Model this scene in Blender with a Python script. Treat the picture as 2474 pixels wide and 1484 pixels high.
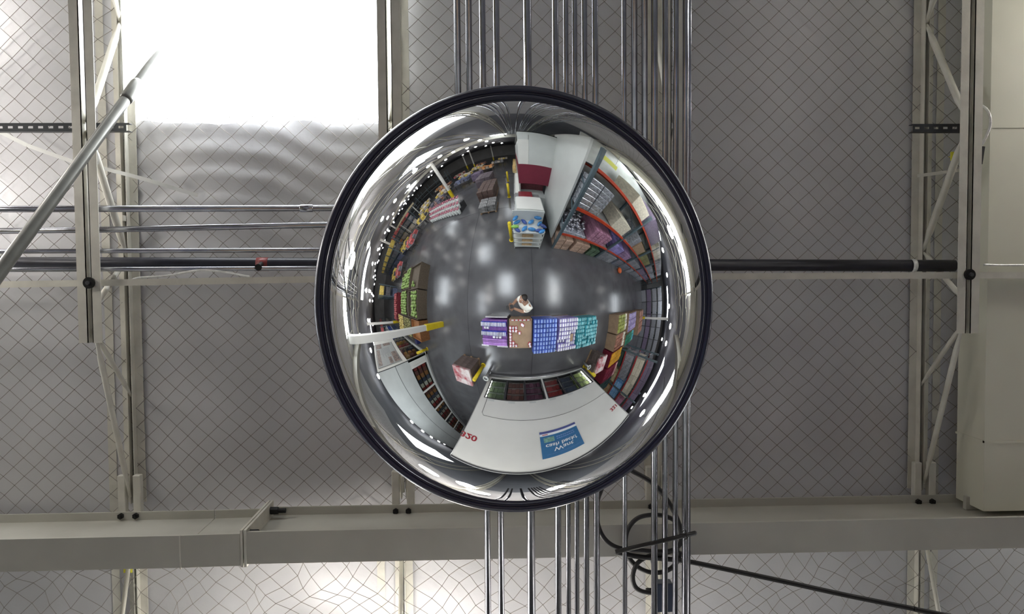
import bpy, math, random
from mathutils import Vector, Matrix, noise
random.seed(7)
S = bpy.context.scene
COL = S.collection
for o in list(bpy.data.objects): bpy.data.objects.remove(o)

# ------------------------------------------------------------------ camera
def cam_basis():
    f, cx, cy = 1950.0, 1237.0, 742.0
    up = Vector(((1170 - cx) / f, (655 - cy) / f, 1.0)).normalized()
    xa = Vector((1.0, -0.008, 0.0)); xa = (xa - up * xa.dot(up)).normalized()
    ya = up.cross(xa)
    return Matrix((xa, ya, up))
MB_ = cam_basis()
right = MB_ @ Vector((1, 0, 0)); down = MB_ @ Vector((0, 1, 0)); fwd = MB_ @ Vector((0, 0, 1))
cd = bpy.data.cameras.new('camera'); cam = bpy.data.objects.new('camera', cd); COL.objects.link(cam)
cd.sensor_width = 36; cd.lens = 36 * 1950 / 2474; cd.clip_start = 0.02; cd.clip_end = 300
rot = Matrix((right, -down, -fwd)).transposed()
cam.matrix_world = Matrix.Translation((0, 0, 1.7)) @ rot.to_4x4()
S.camera = cam
# ------------------------------------------------------------------ world, exposure
w = bpy.data.worlds.new('world'); S.world = w; w.use_nodes = True
w.node_tree.nodes['Background'].inputs[0].default_value = (0.55, 0.65, 0.8, 1)
w.node_tree.nodes['Background'].inputs[1].default_value = 0.6
S.view_settings.view_transform = 'Standard'; S.view_settings.look = 'None'
S.view_settings.gamma = 1; S.view_settings.use_curve_mapping = False
S.view_settings.exposure = 0.0
SKY_E = 14.5      # brightness of the skylight panels
LAMP_E = 34.0    # brightness of the lamp globes

# ------------------------------------------------------------------ materials
MATS = {}
def mat(name, col, rough=0.5, metal=0.0, emit=0.0, var=0.08, scale=6.0, bump=0.0, bscale=40.0, coat=0.0, spec=0.5, rvar=0.0, col2=None, orand=0.0):
    if name in MATS: return MATS[name]
    m = bpy.data.materials.new(name); m.use_nodes = True
    nt = m.node_tree; b = nt.nodes['Principled BSDF']
    b.inputs['Roughness'].default_value = rough; b.inputs['Metallic'].default_value = metal
    b.inputs['Coat Weight'].default_value = coat; b.inputs['Specular IOR Level'].default_value = spec
    tc = nt.nodes.new('ShaderNodeTexCoord')
    if var > 0 or col2:
        n = nt.nodes.new('ShaderNodeTexNoise'); n.inputs['Scale'].default_value = scale; n.inputs['Detail'].default_value = 3
        nt.links.new(tc.outputs['Object'], n.inputs['Vector'])
        r = nt.nodes.new('ShaderNodeValToRGB')
        c2 = col2 if col2 else tuple(min(1, c * (1 + var)) for c in col)
        c1 = col if col2 else tuple(c * (1 - var) for c in col)
        r.color_ramp.elements[0].position = 0.35; r.color_ramp.elements[1].position = 0.65
        r.color_ramp.elements[0].color = (*c1, 1); r.color_ramp.elements[1].color = (*c2, 1)
        nt.links.new(n.outputs['Fac'], r.inputs['Fac'])
        if orand > 0:
            oi = nt.nodes.new('ShaderNodeObjectInfo'); mp = nt.nodes.new('ShaderNodeMapRange'); mp.inputs['To Min'].default_value = 1 - orand; mp.inputs['To Max'].default_value = 1 + orand
            vm = nt.nodes.new('ShaderNodeVectorMath'); vm.operation = 'SCALE'
            nt.links.new(oi.outputs['Random'], mp.inputs['Value']); nt.links.new(r.outputs['Color'], vm.inputs[0]); nt.links.new(mp.outputs['Result'], vm.inputs['Scale']); nt.links.new(vm.outputs['Vector'], b.inputs['Base Color'])
        else: nt.links.new(r.outputs['Color'], b.inputs['Base Color'])
        if rvar > 0:
            mr = nt.nodes.new('ShaderNodeMapRange'); mr.inputs['To Min'].default_value = rough - rvar; mr.inputs['To Max'].default_value = rough + rvar
            nt.links.new(n.outputs['Fac'], mr.inputs['Value']); nt.links.new(mr.outputs['Result'], b.inputs['Roughness'])
    else:
        b.inputs['Base Color'].default_value = (*col, 1)
    if bump > 0:
        n2 = nt.nodes.new('ShaderNodeTexNoise'); n2.inputs['Scale'].default_value = bscale; n2.inputs['Detail'].default_value = 4
        nt.links.new(tc.outputs['Object'], n2.inputs['Vector'])
        bp = nt.nodes.new('ShaderNodeBump'); bp.inputs['Strength'].default_value = bump; bp.inputs['Distance'].default_value = 0.01
        nt.links.new(n2.outputs['Fac'], bp.inputs['Height']); nt.links.new(bp.outputs['Normal'], b.inputs['Normal'])
    if emit > 0:
        b.inputs['Emission Color'].default_value = (*col, 1); b.inputs['Emission Strength'].default_value = emit
    MATS[name] = m; return m

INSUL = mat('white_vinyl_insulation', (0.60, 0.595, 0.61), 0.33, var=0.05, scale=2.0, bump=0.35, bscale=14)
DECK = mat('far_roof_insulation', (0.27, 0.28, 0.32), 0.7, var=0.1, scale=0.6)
ROPE = mat('tan_net_cord', (0.25, 0.23, 0.205), 0.8, var=0)
JPAINT = mat('cream_joist_paint', (0.64, 0.62, 0.55), 0.42, var=0.08, scale=9, bump=0.1, bscale=60)
GPAINT = mat('grey_cream_girder_paint', (0.50, 0.49, 0.435), 0.45, var=0.06, scale=3, bump=0.08, bscale=30)
DUCTM = mat('cream_duct_paint', (0.70, 0.69, 0.58), 0.5, var=0.05, scale=1.5)
GALV = mat('galvanized_conduit', (0.38, 0.385, 0.42), 0.19, 1.0, var=0.12, scale=14)
BLACKP = mat('black_steel_pipe', (0.018, 0.018, 0.028), 0.4, var=0.2, scale=20)
STRUTM = mat('black_strut', (0.015, 0.018, 0.022), 0.45, var=0.1)
BOLTM = mat('dark_bolt', (0.025, 0.025, 0.025), 0.5, 0.6, var=0)
CABLE = mat('black_cable', (0.012, 0.011, 0.011), 0.5, var=0)
NAVYBOX = mat('navy_plastic', (0.03, 0.045, 0.08), 0.45, var=0)
YELTAG = mat('yellow_tag', (0.75, 0.72, 0.05), 0.5, var=0.05)
FLEXM = mat('steel_flex', (0.80, 0.80, 0.78), 0.3, 0.35, var=0.1, scale=60)
REDC = mat('red_coupling', (0.22, 0.03, 0.03), 0.4, var=0.05)
MIRM = mat('mirror_acrylic', (0.80, 0.82, 0.84), 0.02, 1.0, var=0)
RIMM = mat('navy_rubber_rim', (0.018, 0.018, 0.045), 0.28, var=0.1, scale=5, coat=0.3)
POLEM = mat('brushed_pole', (0.15, 0.15, 0.135), 0.33, 0.4, var=0.12, scale=12)
FLOORM = mat('polished_concrete', (0.088, 0.088, 0.093), 0.21, var=0.12, scale=1.2, rvar=0.03, spec=0.8)
SKYM = mat('skylight_panel', (0.93, 0.97, 1.0), 0.5, emit=SKY_E, var=0)
LAMPM = mat('lamp_globe', (1.0, 0.955, 0.90), 0.5, emit=LAMP_E, var=0)
WHITEP = mat('white_panel', (0.80, 0.80, 0.76), 0.4, var=0.04, scale=1)
WHITEB = mat('cool_white_panel', (0.64, 0.67, 0.65), 0.4, var=0.05, scale=1)
DARKI = mat('freezer_interior', (0.06, 0.065, 0.06), 0.6, var=0.1)
STEEL = mat('stainless_rail', (0.6, 0.6, 0.6), 0.35, 0.9, var=0.05)
GASK = mat('dark_gasket', (0.05, 0.05, 0.055), 0.6, var=0)
ORANGE = mat('orange_beam', (0.55, 0.06, 0.02), 0.45, var=0.1)
REDBEAM = mat('red_beam', (0.40, 0.035, 0.04), 0.45, var=0.1)
UPRT = mat('blue_grey_upright', (0.09, 0.13, 0.15), 0.5, var=0.1)
CARD = mat('cardboard', (0.36, 0.25, 0.16), 0.75, var=0.12, scale=4)
WOOD = mat('pallet_wood', (0.33, 0.22, 0.13), 0.8, var=0.2, scale=8)
YELLOW = mat('safety_yellow', (0.78, 0.60, 0.02), 0.45, var=0.06)
WALLM = mat('warehouse_wall', (0.50, 0.50, 0.50), 0.8, var=0.1, scale=0.5)
REDTXT = mat('red_vinyl', (0.40, 0.015, 0.03), 0.5, var=0)
WHTXT = mat('white_vinyl', (0.85, 0.88, 0.9), 0.5, var=0)
BLUES = mat('sign_blue', (0.04, 0.17, 0.36), 0.4, var=0.05)
PURPS = mat('sign_purple', (0.10, 0.12, 0.33), 0.4, var=0.05)
MAROON = mat('maroon_band', (0.20, 0.02, 0.045), 0.45, var=0.04)
BLACK = mat('matt_black', (0.02, 0.02, 0.02), 0.6, var=0)
def cm(n, c, r=0.4, **k): return mat(n, c, r, var=k.pop('var', 0.16), scale=k.pop('scale', 11), orand=k.pop('orand', 0.22), **k)
GLASS = bpy.data.materials.new('clear_glass'); GLASS.use_nodes = True
_b = GLASS.node_tree.nodes['Principled BSDF']; _b.inputs['Transmission Weight'].default_value = 1
_b.inputs['Roughness'].default_value = 0.02; _b.inputs['IOR'].default_value = 1.2; _b.inputs['Base Color'].default_value = (0.9, 0.95, 0.93, 1)

# ------------------------------------------------------------------ mesh helpers
class MB:
    def __init__(s): s.v = []; s.f = []; s.mi = []
    def quad(s, ps, mi=0):
        n = len(s.v); s.v += [tuple(p) for p in ps]; s.f.append(tuple(range(n, n + len(ps)))); s.mi.append(mi)
    def box(s, x0, x1, y0, y1, z0, z1, mi=0):
        n = len(s.v)
        s.v += [(x0,y0,z0),(x1,y0,z0),(x1,y1,z0),(x0,y1,z0),(x0,y0,z1),(x1,y0,z1),(x1,y1,z1),(x0,y1,z1)]
        s.f += [(n,n+3,n+2,n+1),(n+4,n+5,n+6,n+7),(n,n+1,n+5,n+4),(n+1,n+2,n+6,n+5),(n+2,n+3,n+7,n+6),(n+3,n,n+4,n+7)]
        s.mi += [mi] * 6; return s
    def bbox(s, x0, x1, y0, y1, z0, z1, b=0.005, mi=0):   # box with chamfered edges
        n = len(s.v); pts = []
        for sx in (0, 1):
            for sy in (0, 1):
                for sz in (0, 1):
                    X = (x0, x1)[sx]; Y = (y0, y1)[sy]; Z = (z0, z1)[sz]
                    ix = X + (b if sx == 0 else -b); iy = Y + (b if sy == 0 else -b); iz = Z + (b if sz == 0 else -b)
                    pts += [(X, iy, iz), (ix, Y, iz), (ix, iy, Z)]
        s.v += pts
        def I(sx, sy, sz, a): return n + ((sx * 2 + sy) * 2 + sz) * 3 + a
        F = []
        F.append((I(0,0,0,0), I(0,0,1,0), I(0,1,1,0), I(0,1,0,0))); F.append((I(1,0,0,0), I(1,1,0,0), I(1,1,1,0), I(1,0,1,0)))
        F.append((I(0,0,0,1), I(1,0,0,1), I(1,0,1,1), I(0,0,1,1))); F.append((I(0,1,0,1), I(0,1,1,1), I(1,1,1,1), I(1,1,0,1)))
        F.append((I(0,0,0,2), I(0,1,0,2), I(1,1,0,2), I(1,0,0,2))); F.append((I(0,0,1,2), I(1,0,1,2), I(1,1,1,2), I(0,1,1,2)))
        for p in (0, 1):
            for q in (0, 1):
                F.append((I(p,q,0,0), I(p,q,1,0), I(p,q,1,1), I(p,q,0,1)))
                F.append((I(p,0,q,0), I(p,1,q,0), I(p,1,q,2), I(p,0,q,2)))
                F.append((I(0,p,q,1), I(1,p,q,1), I(1,p,q,2), I(0,p,q,2)))
        for sx in (0, 1):
            for sy in (0, 1):
                for sz in (0, 1): F.append((I(sx,sy,sz,0), I(sx,sy,sz,1), I(sx,sy,sz,2)))
        s.f += F; s.mi += [mi] * len(F); return s
    def tube(s, pts, r, n=10, cap=True, mi=0, up=None):
        P = [Vector(p) for p in pts]; base = len(s.v); R = r if isinstance(r, (list, tuple)) else [r] * len(P)
        prev = None
        for i, p in enumerate(P):
            t = (P[min(i + 1, len(P) - 1)] - P[max(i - 1, 0)]).normalized()
            if prev is None:
                a = Vector(up) if up else (Vector((0, 0, 1)) if abs(t.z) < 0.9 else Vector((1, 0, 0)))
                e1 = (a - t * a.dot(t)).normalized()
            else: e1 = (prev - t * prev.dot(t)).normalized()
            prev = e1; e2 = t.cross(e1)
            for k in range(n):
                an = 2 * math.pi * (k + 0.5) / n
                s.v.append(tuple(p + (e1 * math.cos(an) + e2 * math.sin(an)) * R[i]))
        for i in range(len(P) - 1):
            for k in range(n):
                a = base + i * n + k; b = base + i * n + (k + 1) % n
                s.f.append((a, b, b + n, a + n)); s.mi.append(mi)
        if cap:
            s.f.append(tuple(base + k for k in range(n))[::-1]); s.f.append(tuple(base + (len(P) - 1) * n + k for k in range(n))); s.mi += [mi, mi]
        return s
    def bar(s, a, b, w, h, up=(0, 0, 1), mi=0):       # rectangular bar between two points
        a = Vector(a); b = Vector(b); t = (b - a).normalized(); u = Vector(up); e = t.cross(u)
        if e.length < 1e-4: e = t.cross(Vector((1, 0, 0)))
        e.normalize(); u = e.cross(t).normalized(); n = len(s.v)
        for p in (a, b):
            for (i, j) in ((-1, -1), (1, -1), (1, 1), (-1, 1)): s.v.append(tuple(p + e * (i * w / 2) + u * (j * h / 2)))
        s.f += [(n,n+1,n+2,n+3),(n+7,n+6,n+5,n+4),(n,n+4,n+5,n+1),(n+1,n+5,n+6,n+2),(n+2,n+6,n+7,n+3),(n+3,n+7,n+4,n)]
        s.mi += [mi] * 6; return s
    def lathe(s, prof, c, ax=1.0, ay=1.0, n=96, mi=0, close=False):   # prof: (r, z)
        base = len(s.v); m = len(prof)
        for k in range(n):
            an = 2 * math.pi * k / n
            for (r, z) in prof: s.v.append((c[0] + r * ax * math.cos(an), c[1] + r * ay * math.sin(an), c[2] + z))
        for k in range(n):
            for j in range(m - 1 + (1 if close else 0)):
                a = base + k * m + j; a2 = base + k * m + (j + 1) % m; b = base + ((k + 1) % n) * m + j; b2 = base + ((k + 1) % n) * m + (j + 1) % m
                s.f.append((a, b, b2, a2)); s.mi.append(mi)
        return s
    def ico(s, c, r, sx=1, sy=1, sz=1, nu=10, nv=7, mi=0):
        base = len(s.v)
        s.v.append((c[0], c[1], c[2] - r * sz))
        for j in range(1, nv):
            ph = -math.pi / 2 + math.pi * j / nv
            for k in range(nu):
                th = 2 * math.pi * k / nu
                s.v.append((c[0] + r * sx * math.cos(ph) * math.cos(th), c[1] + r * sy * math.cos(ph) * math.sin(th), c[2] + r * sz * math.sin(ph)))
        s.v.append((c[0], c[1], c[2] + r * sz)); top = len(s.v) - 1
        for k in range(nu):
            s.f.append((base, base + 1 + (k + 1) % nu, base + 1 + k)); s.mi.append(mi)
            for j in range(nv - 2):
                a = base + 1 + j * nu + k; b = base + 1 + j * nu + (k + 1) % nu
                s.f.append((a, b, b + nu, a + nu)); s.mi.append(mi)
            a = base + 1 + (nv - 2) * nu
            s.f.append((a + k, a + (k + 1) % nu, top)); s.mi.append(mi)
        return s
    def make(s, name, m, parent=None, smooth=False, loc=None):
        me = bpy.data.meshes.new(name); me.from_pydata(s.v, [], s.f); me.update()
        ms = m if isinstance(m, (list, tuple)) else [m]
        for x in ms: me.materials.append(x)
        if len(ms) > 1: me.polygons.foreach_set('material_index', s.mi)
        if smooth: me.polygons.foreach_set('use_smooth', [True] * len(me.polygons))
        o = bpy.data.objects.new(name, me); COL.objects.link(o)
        if parent: o.parent = parent
        if loc: o.location = loc
        return o
def tag(o, label, cat, group=None, kind=None):
    o['label'] = label; o['category'] = cat
    if group: o['group'] = group
    if kind: o['kind'] = kind
    return o
def thing(name, label, cat, loc=(0, 0, 0), rz=0, group=None):
    o = bpy.data.objects.new(name, None); o.empty_display_size = 0.1; COL.objects.link(o); o.location = loc; o.rotation_euler = (0, 0, rz)
    return tag(o, label, cat, group)
def struct(o, label, cat='structure'):
    o['kind'] = 'structure'; o['label'] = label; o['category'] = cat; return o
def dup(root, loc=None, rz=None, label=None, group=None):
    r = root.copy(); COL.objects.link(r)
    if loc is not None: r.location = loc
    if rz is not None: r.rotation_euler = (0, 0, rz)
    if label: r['label'] = label
    if group: r['group'] = group
    for ch in list(root.children):
        c = ch.copy(); COL.objects.link(c); c.parent = r
        for g in list(ch.children):
            d = g.copy(); COL.objects.link(d); d.parent = c
    return r
def text_mesh(name, body, size, m, parent, mw, extrude=0.004, align='CENTER', bold=0.0):
    cu = bpy.data.curves.new(name, 'FONT'); cu.body = body; cu.size = size; cu.extrude = extrude; cu.align_x = align; cu.align_y = 'CENTER'; cu.offset = bold
    to = bpy.data.objects.new(name, cu); COL.objects.link(to)
    dg = bpy.context.evaluated_depsgraph_get(); me = bpy.data.meshes.new_from_object(to.evaluated_get(dg))
    bpy.data.objects.remove(to); bpy.data.curves.remove(cu)
    me.materials.clear(); me.materials.append(m); me.name = name
    o = bpy.data.objects.new(name, me); COL.objects.link(o); o.parent = parent; o.matrix_local = mw
    return o

ROOF = 6.27
# ------------------------------------------------------------------ skylights (panels of daylight in the roof)
SKYL = [  # x0,x1,y0,y1,label,cut hole
 (-1.93, -0.50, -2.7, -0.84, 'big bright white skylight beside the diagonal pole'),
 (-4.9, -3.5, -1.1, 0.9, 'bright skylight left of the frame past the left joist'),
 (3.3, 4.4, -3.3, 0.1, 'bright skylight right of the cream duct'),
 (3.4, 4.3, 1.7, 3.1, 'small skylight beyond the girder at the right'),
 (-4.3, -3.0, 4.3, 7.4, 'skylight over the aisle between the white freezers'),
 (-4.4, -3.1, -6.2, -4.2, 'skylight above the first white column row'),
 (-1.6, -0.4, -12.6, -10.4, 'skylight over the back aisle'),
 (9.0, 10.4, -6.5, -3.5, 'skylight over the tall rack'),
 (8.4, 9.8, 3.5, 6.5, 'skylight over the bulk bins'),
 (-10.4, -9.0, -3.0, 0.0, 'skylight over the produce bins'),
 (-11.5, -10.1, -13.0, -10.0, 'skylight over the far left displays'),
 (15.0, 16.4, -1.0, 2.0, 'skylight near the right wall'),
 (-18.4, -17.0, 2.0, 5.0, 'skylight over the far left shelving'),
]
# ------------------------------------------------------------------ ceiling: near field as a fine draped sheet
def insul_z(x, y):
    js = (-4.9, -3.42, -1.95, -0.46, 0.96, 2.48, 3.95, 5.4)
    d = min(abs(x - j) for j in js)
    z = 6.238 - 0.030 * min(1, d / 0.45) ** 0.7
    n = noise.noise(Vector((x * 1.1, y * 1.1, 0.3))) * 0.010 + noise.noise(Vector((x * 5, y * 4, 1.3))) * 0.004
    # pulled folds near the skylight corner and joists
    k = math.exp(-max(0, abs(y + 0.5) - 0.05) / 0.28) if -2.0 < x < -0.4 else 0
    n += k * 0.011 * math.sin((y + 0.10 * math.sin(x * 3.1) + 0.05 * noise.noise(Vector((x * 3, 0, 0)))) * 46)
    k2 = math.exp(-abs(x + 1.95) / 0.22) * math.exp(-abs(y + 0.55) / 0.7)
    n += k2 * 0.008 * math.sin(math.atan2(y + 0.56, x + 1.95) * 26)
    n += 0.004 * math.sin(y * 21 + 4 * noise.noise(Vector((x * 2, y, 4)))) * math.exp(-d / 0.12)
    return z + n
def edge_snap(x, y, st):      # the lining is trimmed in a loose wavy line along the skylight
    s = SKYL[0]
    if s[0] - .05 < x < s[1] + .05 and abs(y - s[3]) < 0.14:
        e = 0.010 * math.sin(x * 8 + 1) + 0.006 * math.sin(x * 21)
        y += e * (1 - abs(y - s[3]) / 0.14)
    return y
def build_ceiling():
    X0, X1, Y0, Y1 = -4.2, 4.405, -3.605, 3.395; st = 0.035
    nx = int((X1 - X0) / st); ny = int((Y1 - Y0) / st)
    v = []; f = []
    for j in range(ny + 1):
        for i in range(nx + 1):
            x = X0 + (X1 - X0) * i / nx; y = Y0 + (Y1 - Y0) * j / ny
            y = edge_snap(x, y, st)
            v.append((x, y, insul_z(x, y)))
    s = SKYL[0]
    for j in range(ny):
        for i in range(nx):
            x = X0 + (X1 - X0) * (i + .5) / nx; y = Y0 + (Y1 - Y0) * (j + .5) / ny
            if s[0] < x < s[1] and s[2] < y < s[3]: continue
            skip = False
            for q in SKYL[1:4]:
                if q[0] < x < q[1] and q[2] < y < q[3]: skip = True
            if skip: continue
            a = j * (nx + 1) + i; f.append((a, a + nx + 1, a + nx + 2, a + 1))
    me = bpy.data.meshes.new('ceiling'); me.from_pydata(v, [], f); me.materials.append(INSUL)
    me.polygons.foreach_set('use_smooth', [True] * len(me.polygons))
    o = bpy.data.objects.new('ceiling', me); COL.objects.link(o)
    struct(o, 'white vinyl faced roof insulation sagging between the joists', 'ceiling')
    b = MB()
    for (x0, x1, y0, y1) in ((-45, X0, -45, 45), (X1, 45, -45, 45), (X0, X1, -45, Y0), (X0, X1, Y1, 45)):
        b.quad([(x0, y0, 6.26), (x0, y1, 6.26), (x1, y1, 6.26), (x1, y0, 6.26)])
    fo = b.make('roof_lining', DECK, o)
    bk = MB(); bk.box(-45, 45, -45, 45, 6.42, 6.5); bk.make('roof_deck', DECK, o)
    for x in (-2.075, 2.585, -0.60):
        t = MB()
        n = 60
        for i in range(n):
            ya = -3.3 + 6.5 * i / n; yb = -3.3 + 6.5 * (i + 1) / n
            if x == -0.60 and yb < 1.4: continue
            t.quad([(x - .022, ya, insul_z(x, ya) - .006), (x - .022, yb, insul_z(x, yb) - .006), (x + .022, yb, insul_z(x, yb) - .006), (x + .022, ya, insul_z(x, ya) - .006)])
        t.make('seam_tape', JPAINT, o)
build_ceiling()
for i, s in enumerate(SKYL):
    t = thing('skylight', s[4], 'skylight', ((s[0] + s[1]) / 2, (s[2] + s[3]) / 2, 6.25))
    cx, cy = t.location[0], t.location[1]
    near = i < 4
    z = 6.32 if near else 6.245
    b = MB()
    if i == 0:      # panel given an added downward bulge to throw light onto the surrounding lining
        for a in range(16):
            for c in range(20):
                P = []
                for (p, q) in ((a, c), (a, c + 1), (a + 1, c + 1), (a + 1, c)):
                    u = p / 8 - 1; v_ = q / 10 - 1; X = u * (s[1] - s[0]) / 2; Y = v_ * (s[3] - s[2]) / 2
                    P.append((X, Y, -.012 - .11 * min(1, 2.2 * (1 - abs(u) ** 3) * (1 - abs(v_) ** 6))))
                b.quad(P)
    else: b.quad([(s[0] - cx, s[2] - cy, z - 6.25), (s[0] - cx, s[3] - cy + .04, z - 6.25), (s[1] - cx, s[3] - cy + .04, z - 6.25), (s[1] - cx, s[2] - cy, z - 6.25)])
    b.make('light_panel', SKYM, t)
    c = MB(); hx = (s[1] - s[0]) / 2; hy = (s[3] - s[2]) / 2
    for (a, b_, c_, d) in ((-hx - .04, -hx, -hy, hy), (hx, hx + .04, -hy, hy), (-hx - .04, hx + .04, -hy - .04, -hy), (-hx - .04, hx + .04, hy + .03, hy + .07)):
        c.box(a, b_, c_, d, -0.01 if near else -0.03, 0.12)
    c.make('curb_frame', WHITEP, t)

# safety net: two families of cords, knotted where they cross
def build_net():
    b = MB(); du, dv = 0.114, 0.106
    rnd = {}
    def node(i, j):     # half-step lattice indices
        x = i * du / 2; y = j * dv / 2
        dx = 0.010 * noise.noise(Vector((x * 2.2, y * 2.2, 5))) + 0.006 * noise.noise(Vector((x * 9, y * 9, 7)))
        dy = 0.010 * noise.noise(Vector((x * 2.2, y * 2.2, 9))) + 0.006 * noise.noise(Vector((x * 9, y * 9, 2)))
        if y > 1.45:
            a = min(1, (y - 1.45) / .15)
            dx += a * 0.075 * noise.noise(Vector((x * 5.5, y * 4, 21))); dy += a * 0.06 * noise.noise(Vector((x * 3, y * 5, 31)))
        x += dx + 0.07 * y * (0.3 if x < -2 else 0.12); y += dy
        off = 0.010 + 0.008 * (1 + noise.noise(Vector((x * 1.7, y * 1.7, 11))))
        if y > 1.45: off += 0.11
        off += 0.0
        return (x, y, insul_z(x, y) - off)
    s = SKYL[0]
    def ok(p):
        return not (s[0] - .02 < p[0] < s[1] + .0 and p[1] < s[3] - 0.02)
    rng_i = range(-62, 66)
    for i in rng_i:
        for j in range(-50, 56):
            if (i + j) % 2: continue
            a = node(i, j)
            for (di, dj) in ((1, 1), (1, -1)):
                c = node(i + di, j + dj)
                if ok(a) and ok(c): b.tube([a, c], 0.0016, 3, cap=False)
            if ok(a): 
                n = len(b.v); r = 0.0036
                b.v += [(a[0]-r,a[1],a[2]),(a[0]+r,a[1],a[2]),(a[0],a[1]-r,a[2]),(a[0],a[1]+r,a[2]),(a[0],a[1],a[2]-r),(a[0],a[1],a[2]+r)]
                for (p, q, t_) in ((0,2,4),(2,1,4),(1,3,4),(3,0,4),(2,0,5),(1,2,5),(3,1,5),(0,3,5)): b.f.append((n+p, n+q, n+t_)); b.mi.append(0)
    o = b.make('safety_netting', ROPE)
    tag(o, 'tan diamond mesh netting stretched under the white roof insulation', 'netting', kind='stuff')
build_net()

# ------------------------------------------------------------------ walls and floor
def wall(name, x0, x1, y0, y1, lab):
    b = MB(); b.box(x0, x1, y0, y1, 0, 6.42); o = b.make(name, WALLM); return struct(o, lab, 'wall')
wall('wall_left', -45.2, -45, -45, 45, 'far grey warehouse wall on the left'); wall('wall_right', 26, 26.2, -45, 45, 'grey warehouse wall on the right')
wall('wall_back', -45, 26, -45.2, -45, 'far grey warehouse wall beyond the displays'); wall('wall_front', -45, 26, 22, 22.2, 'grey warehouse wall behind the freezers')
b = MB()
fx = [-45, -12.9, -7.5, -2.13, 0.62, 6.0, 11.4, 26]; fy = [-45, -16, -8.2, -4.7, 5.2, 10, 22]
for i in range(len(fx) - 1):
    for j in range(len(fy) - 1): b.box(fx[i] + .006, fx[i + 1] - .006, fy[j] + .006, fy[j + 1] - .006, -0.1, 0)
fl = b.make('floor', FLOORM); struct(fl, 'polished grey concrete floor with control joints', 'floor')
b = MB(); b.box(-45, 26, -45, 22, -0.12, -0.02); b.make('joint_filler', GASK, fl)

# ------------------------------------------------------------------ lamps
def make_lamp():
    t = thing('pendant_lamp', 'x', 'lamp', (0, 0, 0))
    b = MB(); b.ico((0, 0, 0), 0.15, sz=0.85, nu=16, nv=10); b.make('lamp_globe', LAMPM, t, True)
    b = MB(); b.tube([(0, 0, .10), (0, 0, .22), (0, 0, .34)], [0.13, 0.11, 0.05], 14); b.make('ballast_housing', STEEL, t, True)
    b = MB(); b.tube([(0, 0, .34), (0, 0, .50)], 0.006, 6); b.make('hanger_rod', STEEL, t)
    return t
LAMPS = [(-2.1,-6.7),(-2.2,-9.7),(-2.3,-12.5),(-2.4,-17),(-1.8,-22),(-4.3,-5.1),(-4.3,-7.6),(-4.5,-10),(-5.6,-7.9),(-7.2,-7.0),(-9.4,-8.9),(-4.4,-13),(-4.4,-16),
 (-6.9,-3.8),(-6.3,-2.1),(-7.8,-1.6),(-10.6,-.6),(-5.7,1.35),(-9.1,2.9),(-7.2,-5.4),(-9.6,-5.6),(-12.5,-8),(-13,-3),(-12,1.5),(-15,-5),(-16,0),(-18,-9),(-20,-3),(-20,3),(-24,-6),(-24,0),(-28,-3),(-16,-13),(-10,-14),(-7,-13),(-12,-20),
 (-7.6,3.9),(-7.6,8.1),(-7.6,9.7),(-7.7,11.3),(-8.0,13.2),(-8.4,15.2),
 (9.4,-2.6),(11.0,-1.4),(11.2,.6),(8.8,1.5),(9.5,2.6),(4.6,3.75),(9.1,6.1),(14,-5),(16,4),(6.5,-7),(5.2,10),(12,10)] + [(-30 + 4.1 * a + (b_ % 2) * 1.7, -24 + 3.3 * b_) for a in range(4) for b_ in range(8)] + [(-15.5, -16), (-14, -10.5), (-17.5, -6), (-13.8, -.8), (-15, 3.2), (-20.5, -16), (-6.5, -19), (-4.2, -21), (-9.4, -24)]
lamp0 = make_lamp()
for i, (x, y) in enumerate(LAMPS):
    l = lamp0 if i == 0 else dup(lamp0)
    l.location = (x, y, 5.75)
    l['label'] = 'glowing globe lamp hanging under the roof in the store lamp rows'; l['group'] = 'store pendant lamps'
for (x, y, z, lab) in ((-0.30, 2.28, 5.86, 'glowing globe lamp nearest the girder, above the numbered freezer'), (.75, 2.75, 5.75, 'added fill lamp globe above the blue banner, brightening the bay beyond the girder'), (-2.98, -0.42, 5.84, 'glowing globe lamp just left of the left joist by the strap'), (-2.98, -1.45, 5.86, 'glowing globe lamp left of the left joist beyond the strut'), (3.55, -1.2, 5.45, 'glowing globe lamp hung low right of the cream duct'), (-2.80, -.55, 5.30, 'glowing globe lamp hung low left of the left joist'), (-.95, 2.12, 5.74, 'added fill lamp globe beyond the girder, left of the conduits'), (-.60, 2.62, 5.70, 'added fill lamp globe beyond the girder, farther from it than the two beside it'), (3.45, -.5, 5.95, 'added fill lamp globe close to the right side of the cream duct, lighting the lining')):  # banner lamp and last three are added fill for bay, freezer wall, duct strip
    l = dup(lamp0, (x, y, z), label=lab)
    if z < 5.5:
        q = MB(); q.tube([(0, 0, .5), (0, 0, 6.2 - z)], .006, 6); q.make('hanger_rod', STEEL, l); del l['group']

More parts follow.
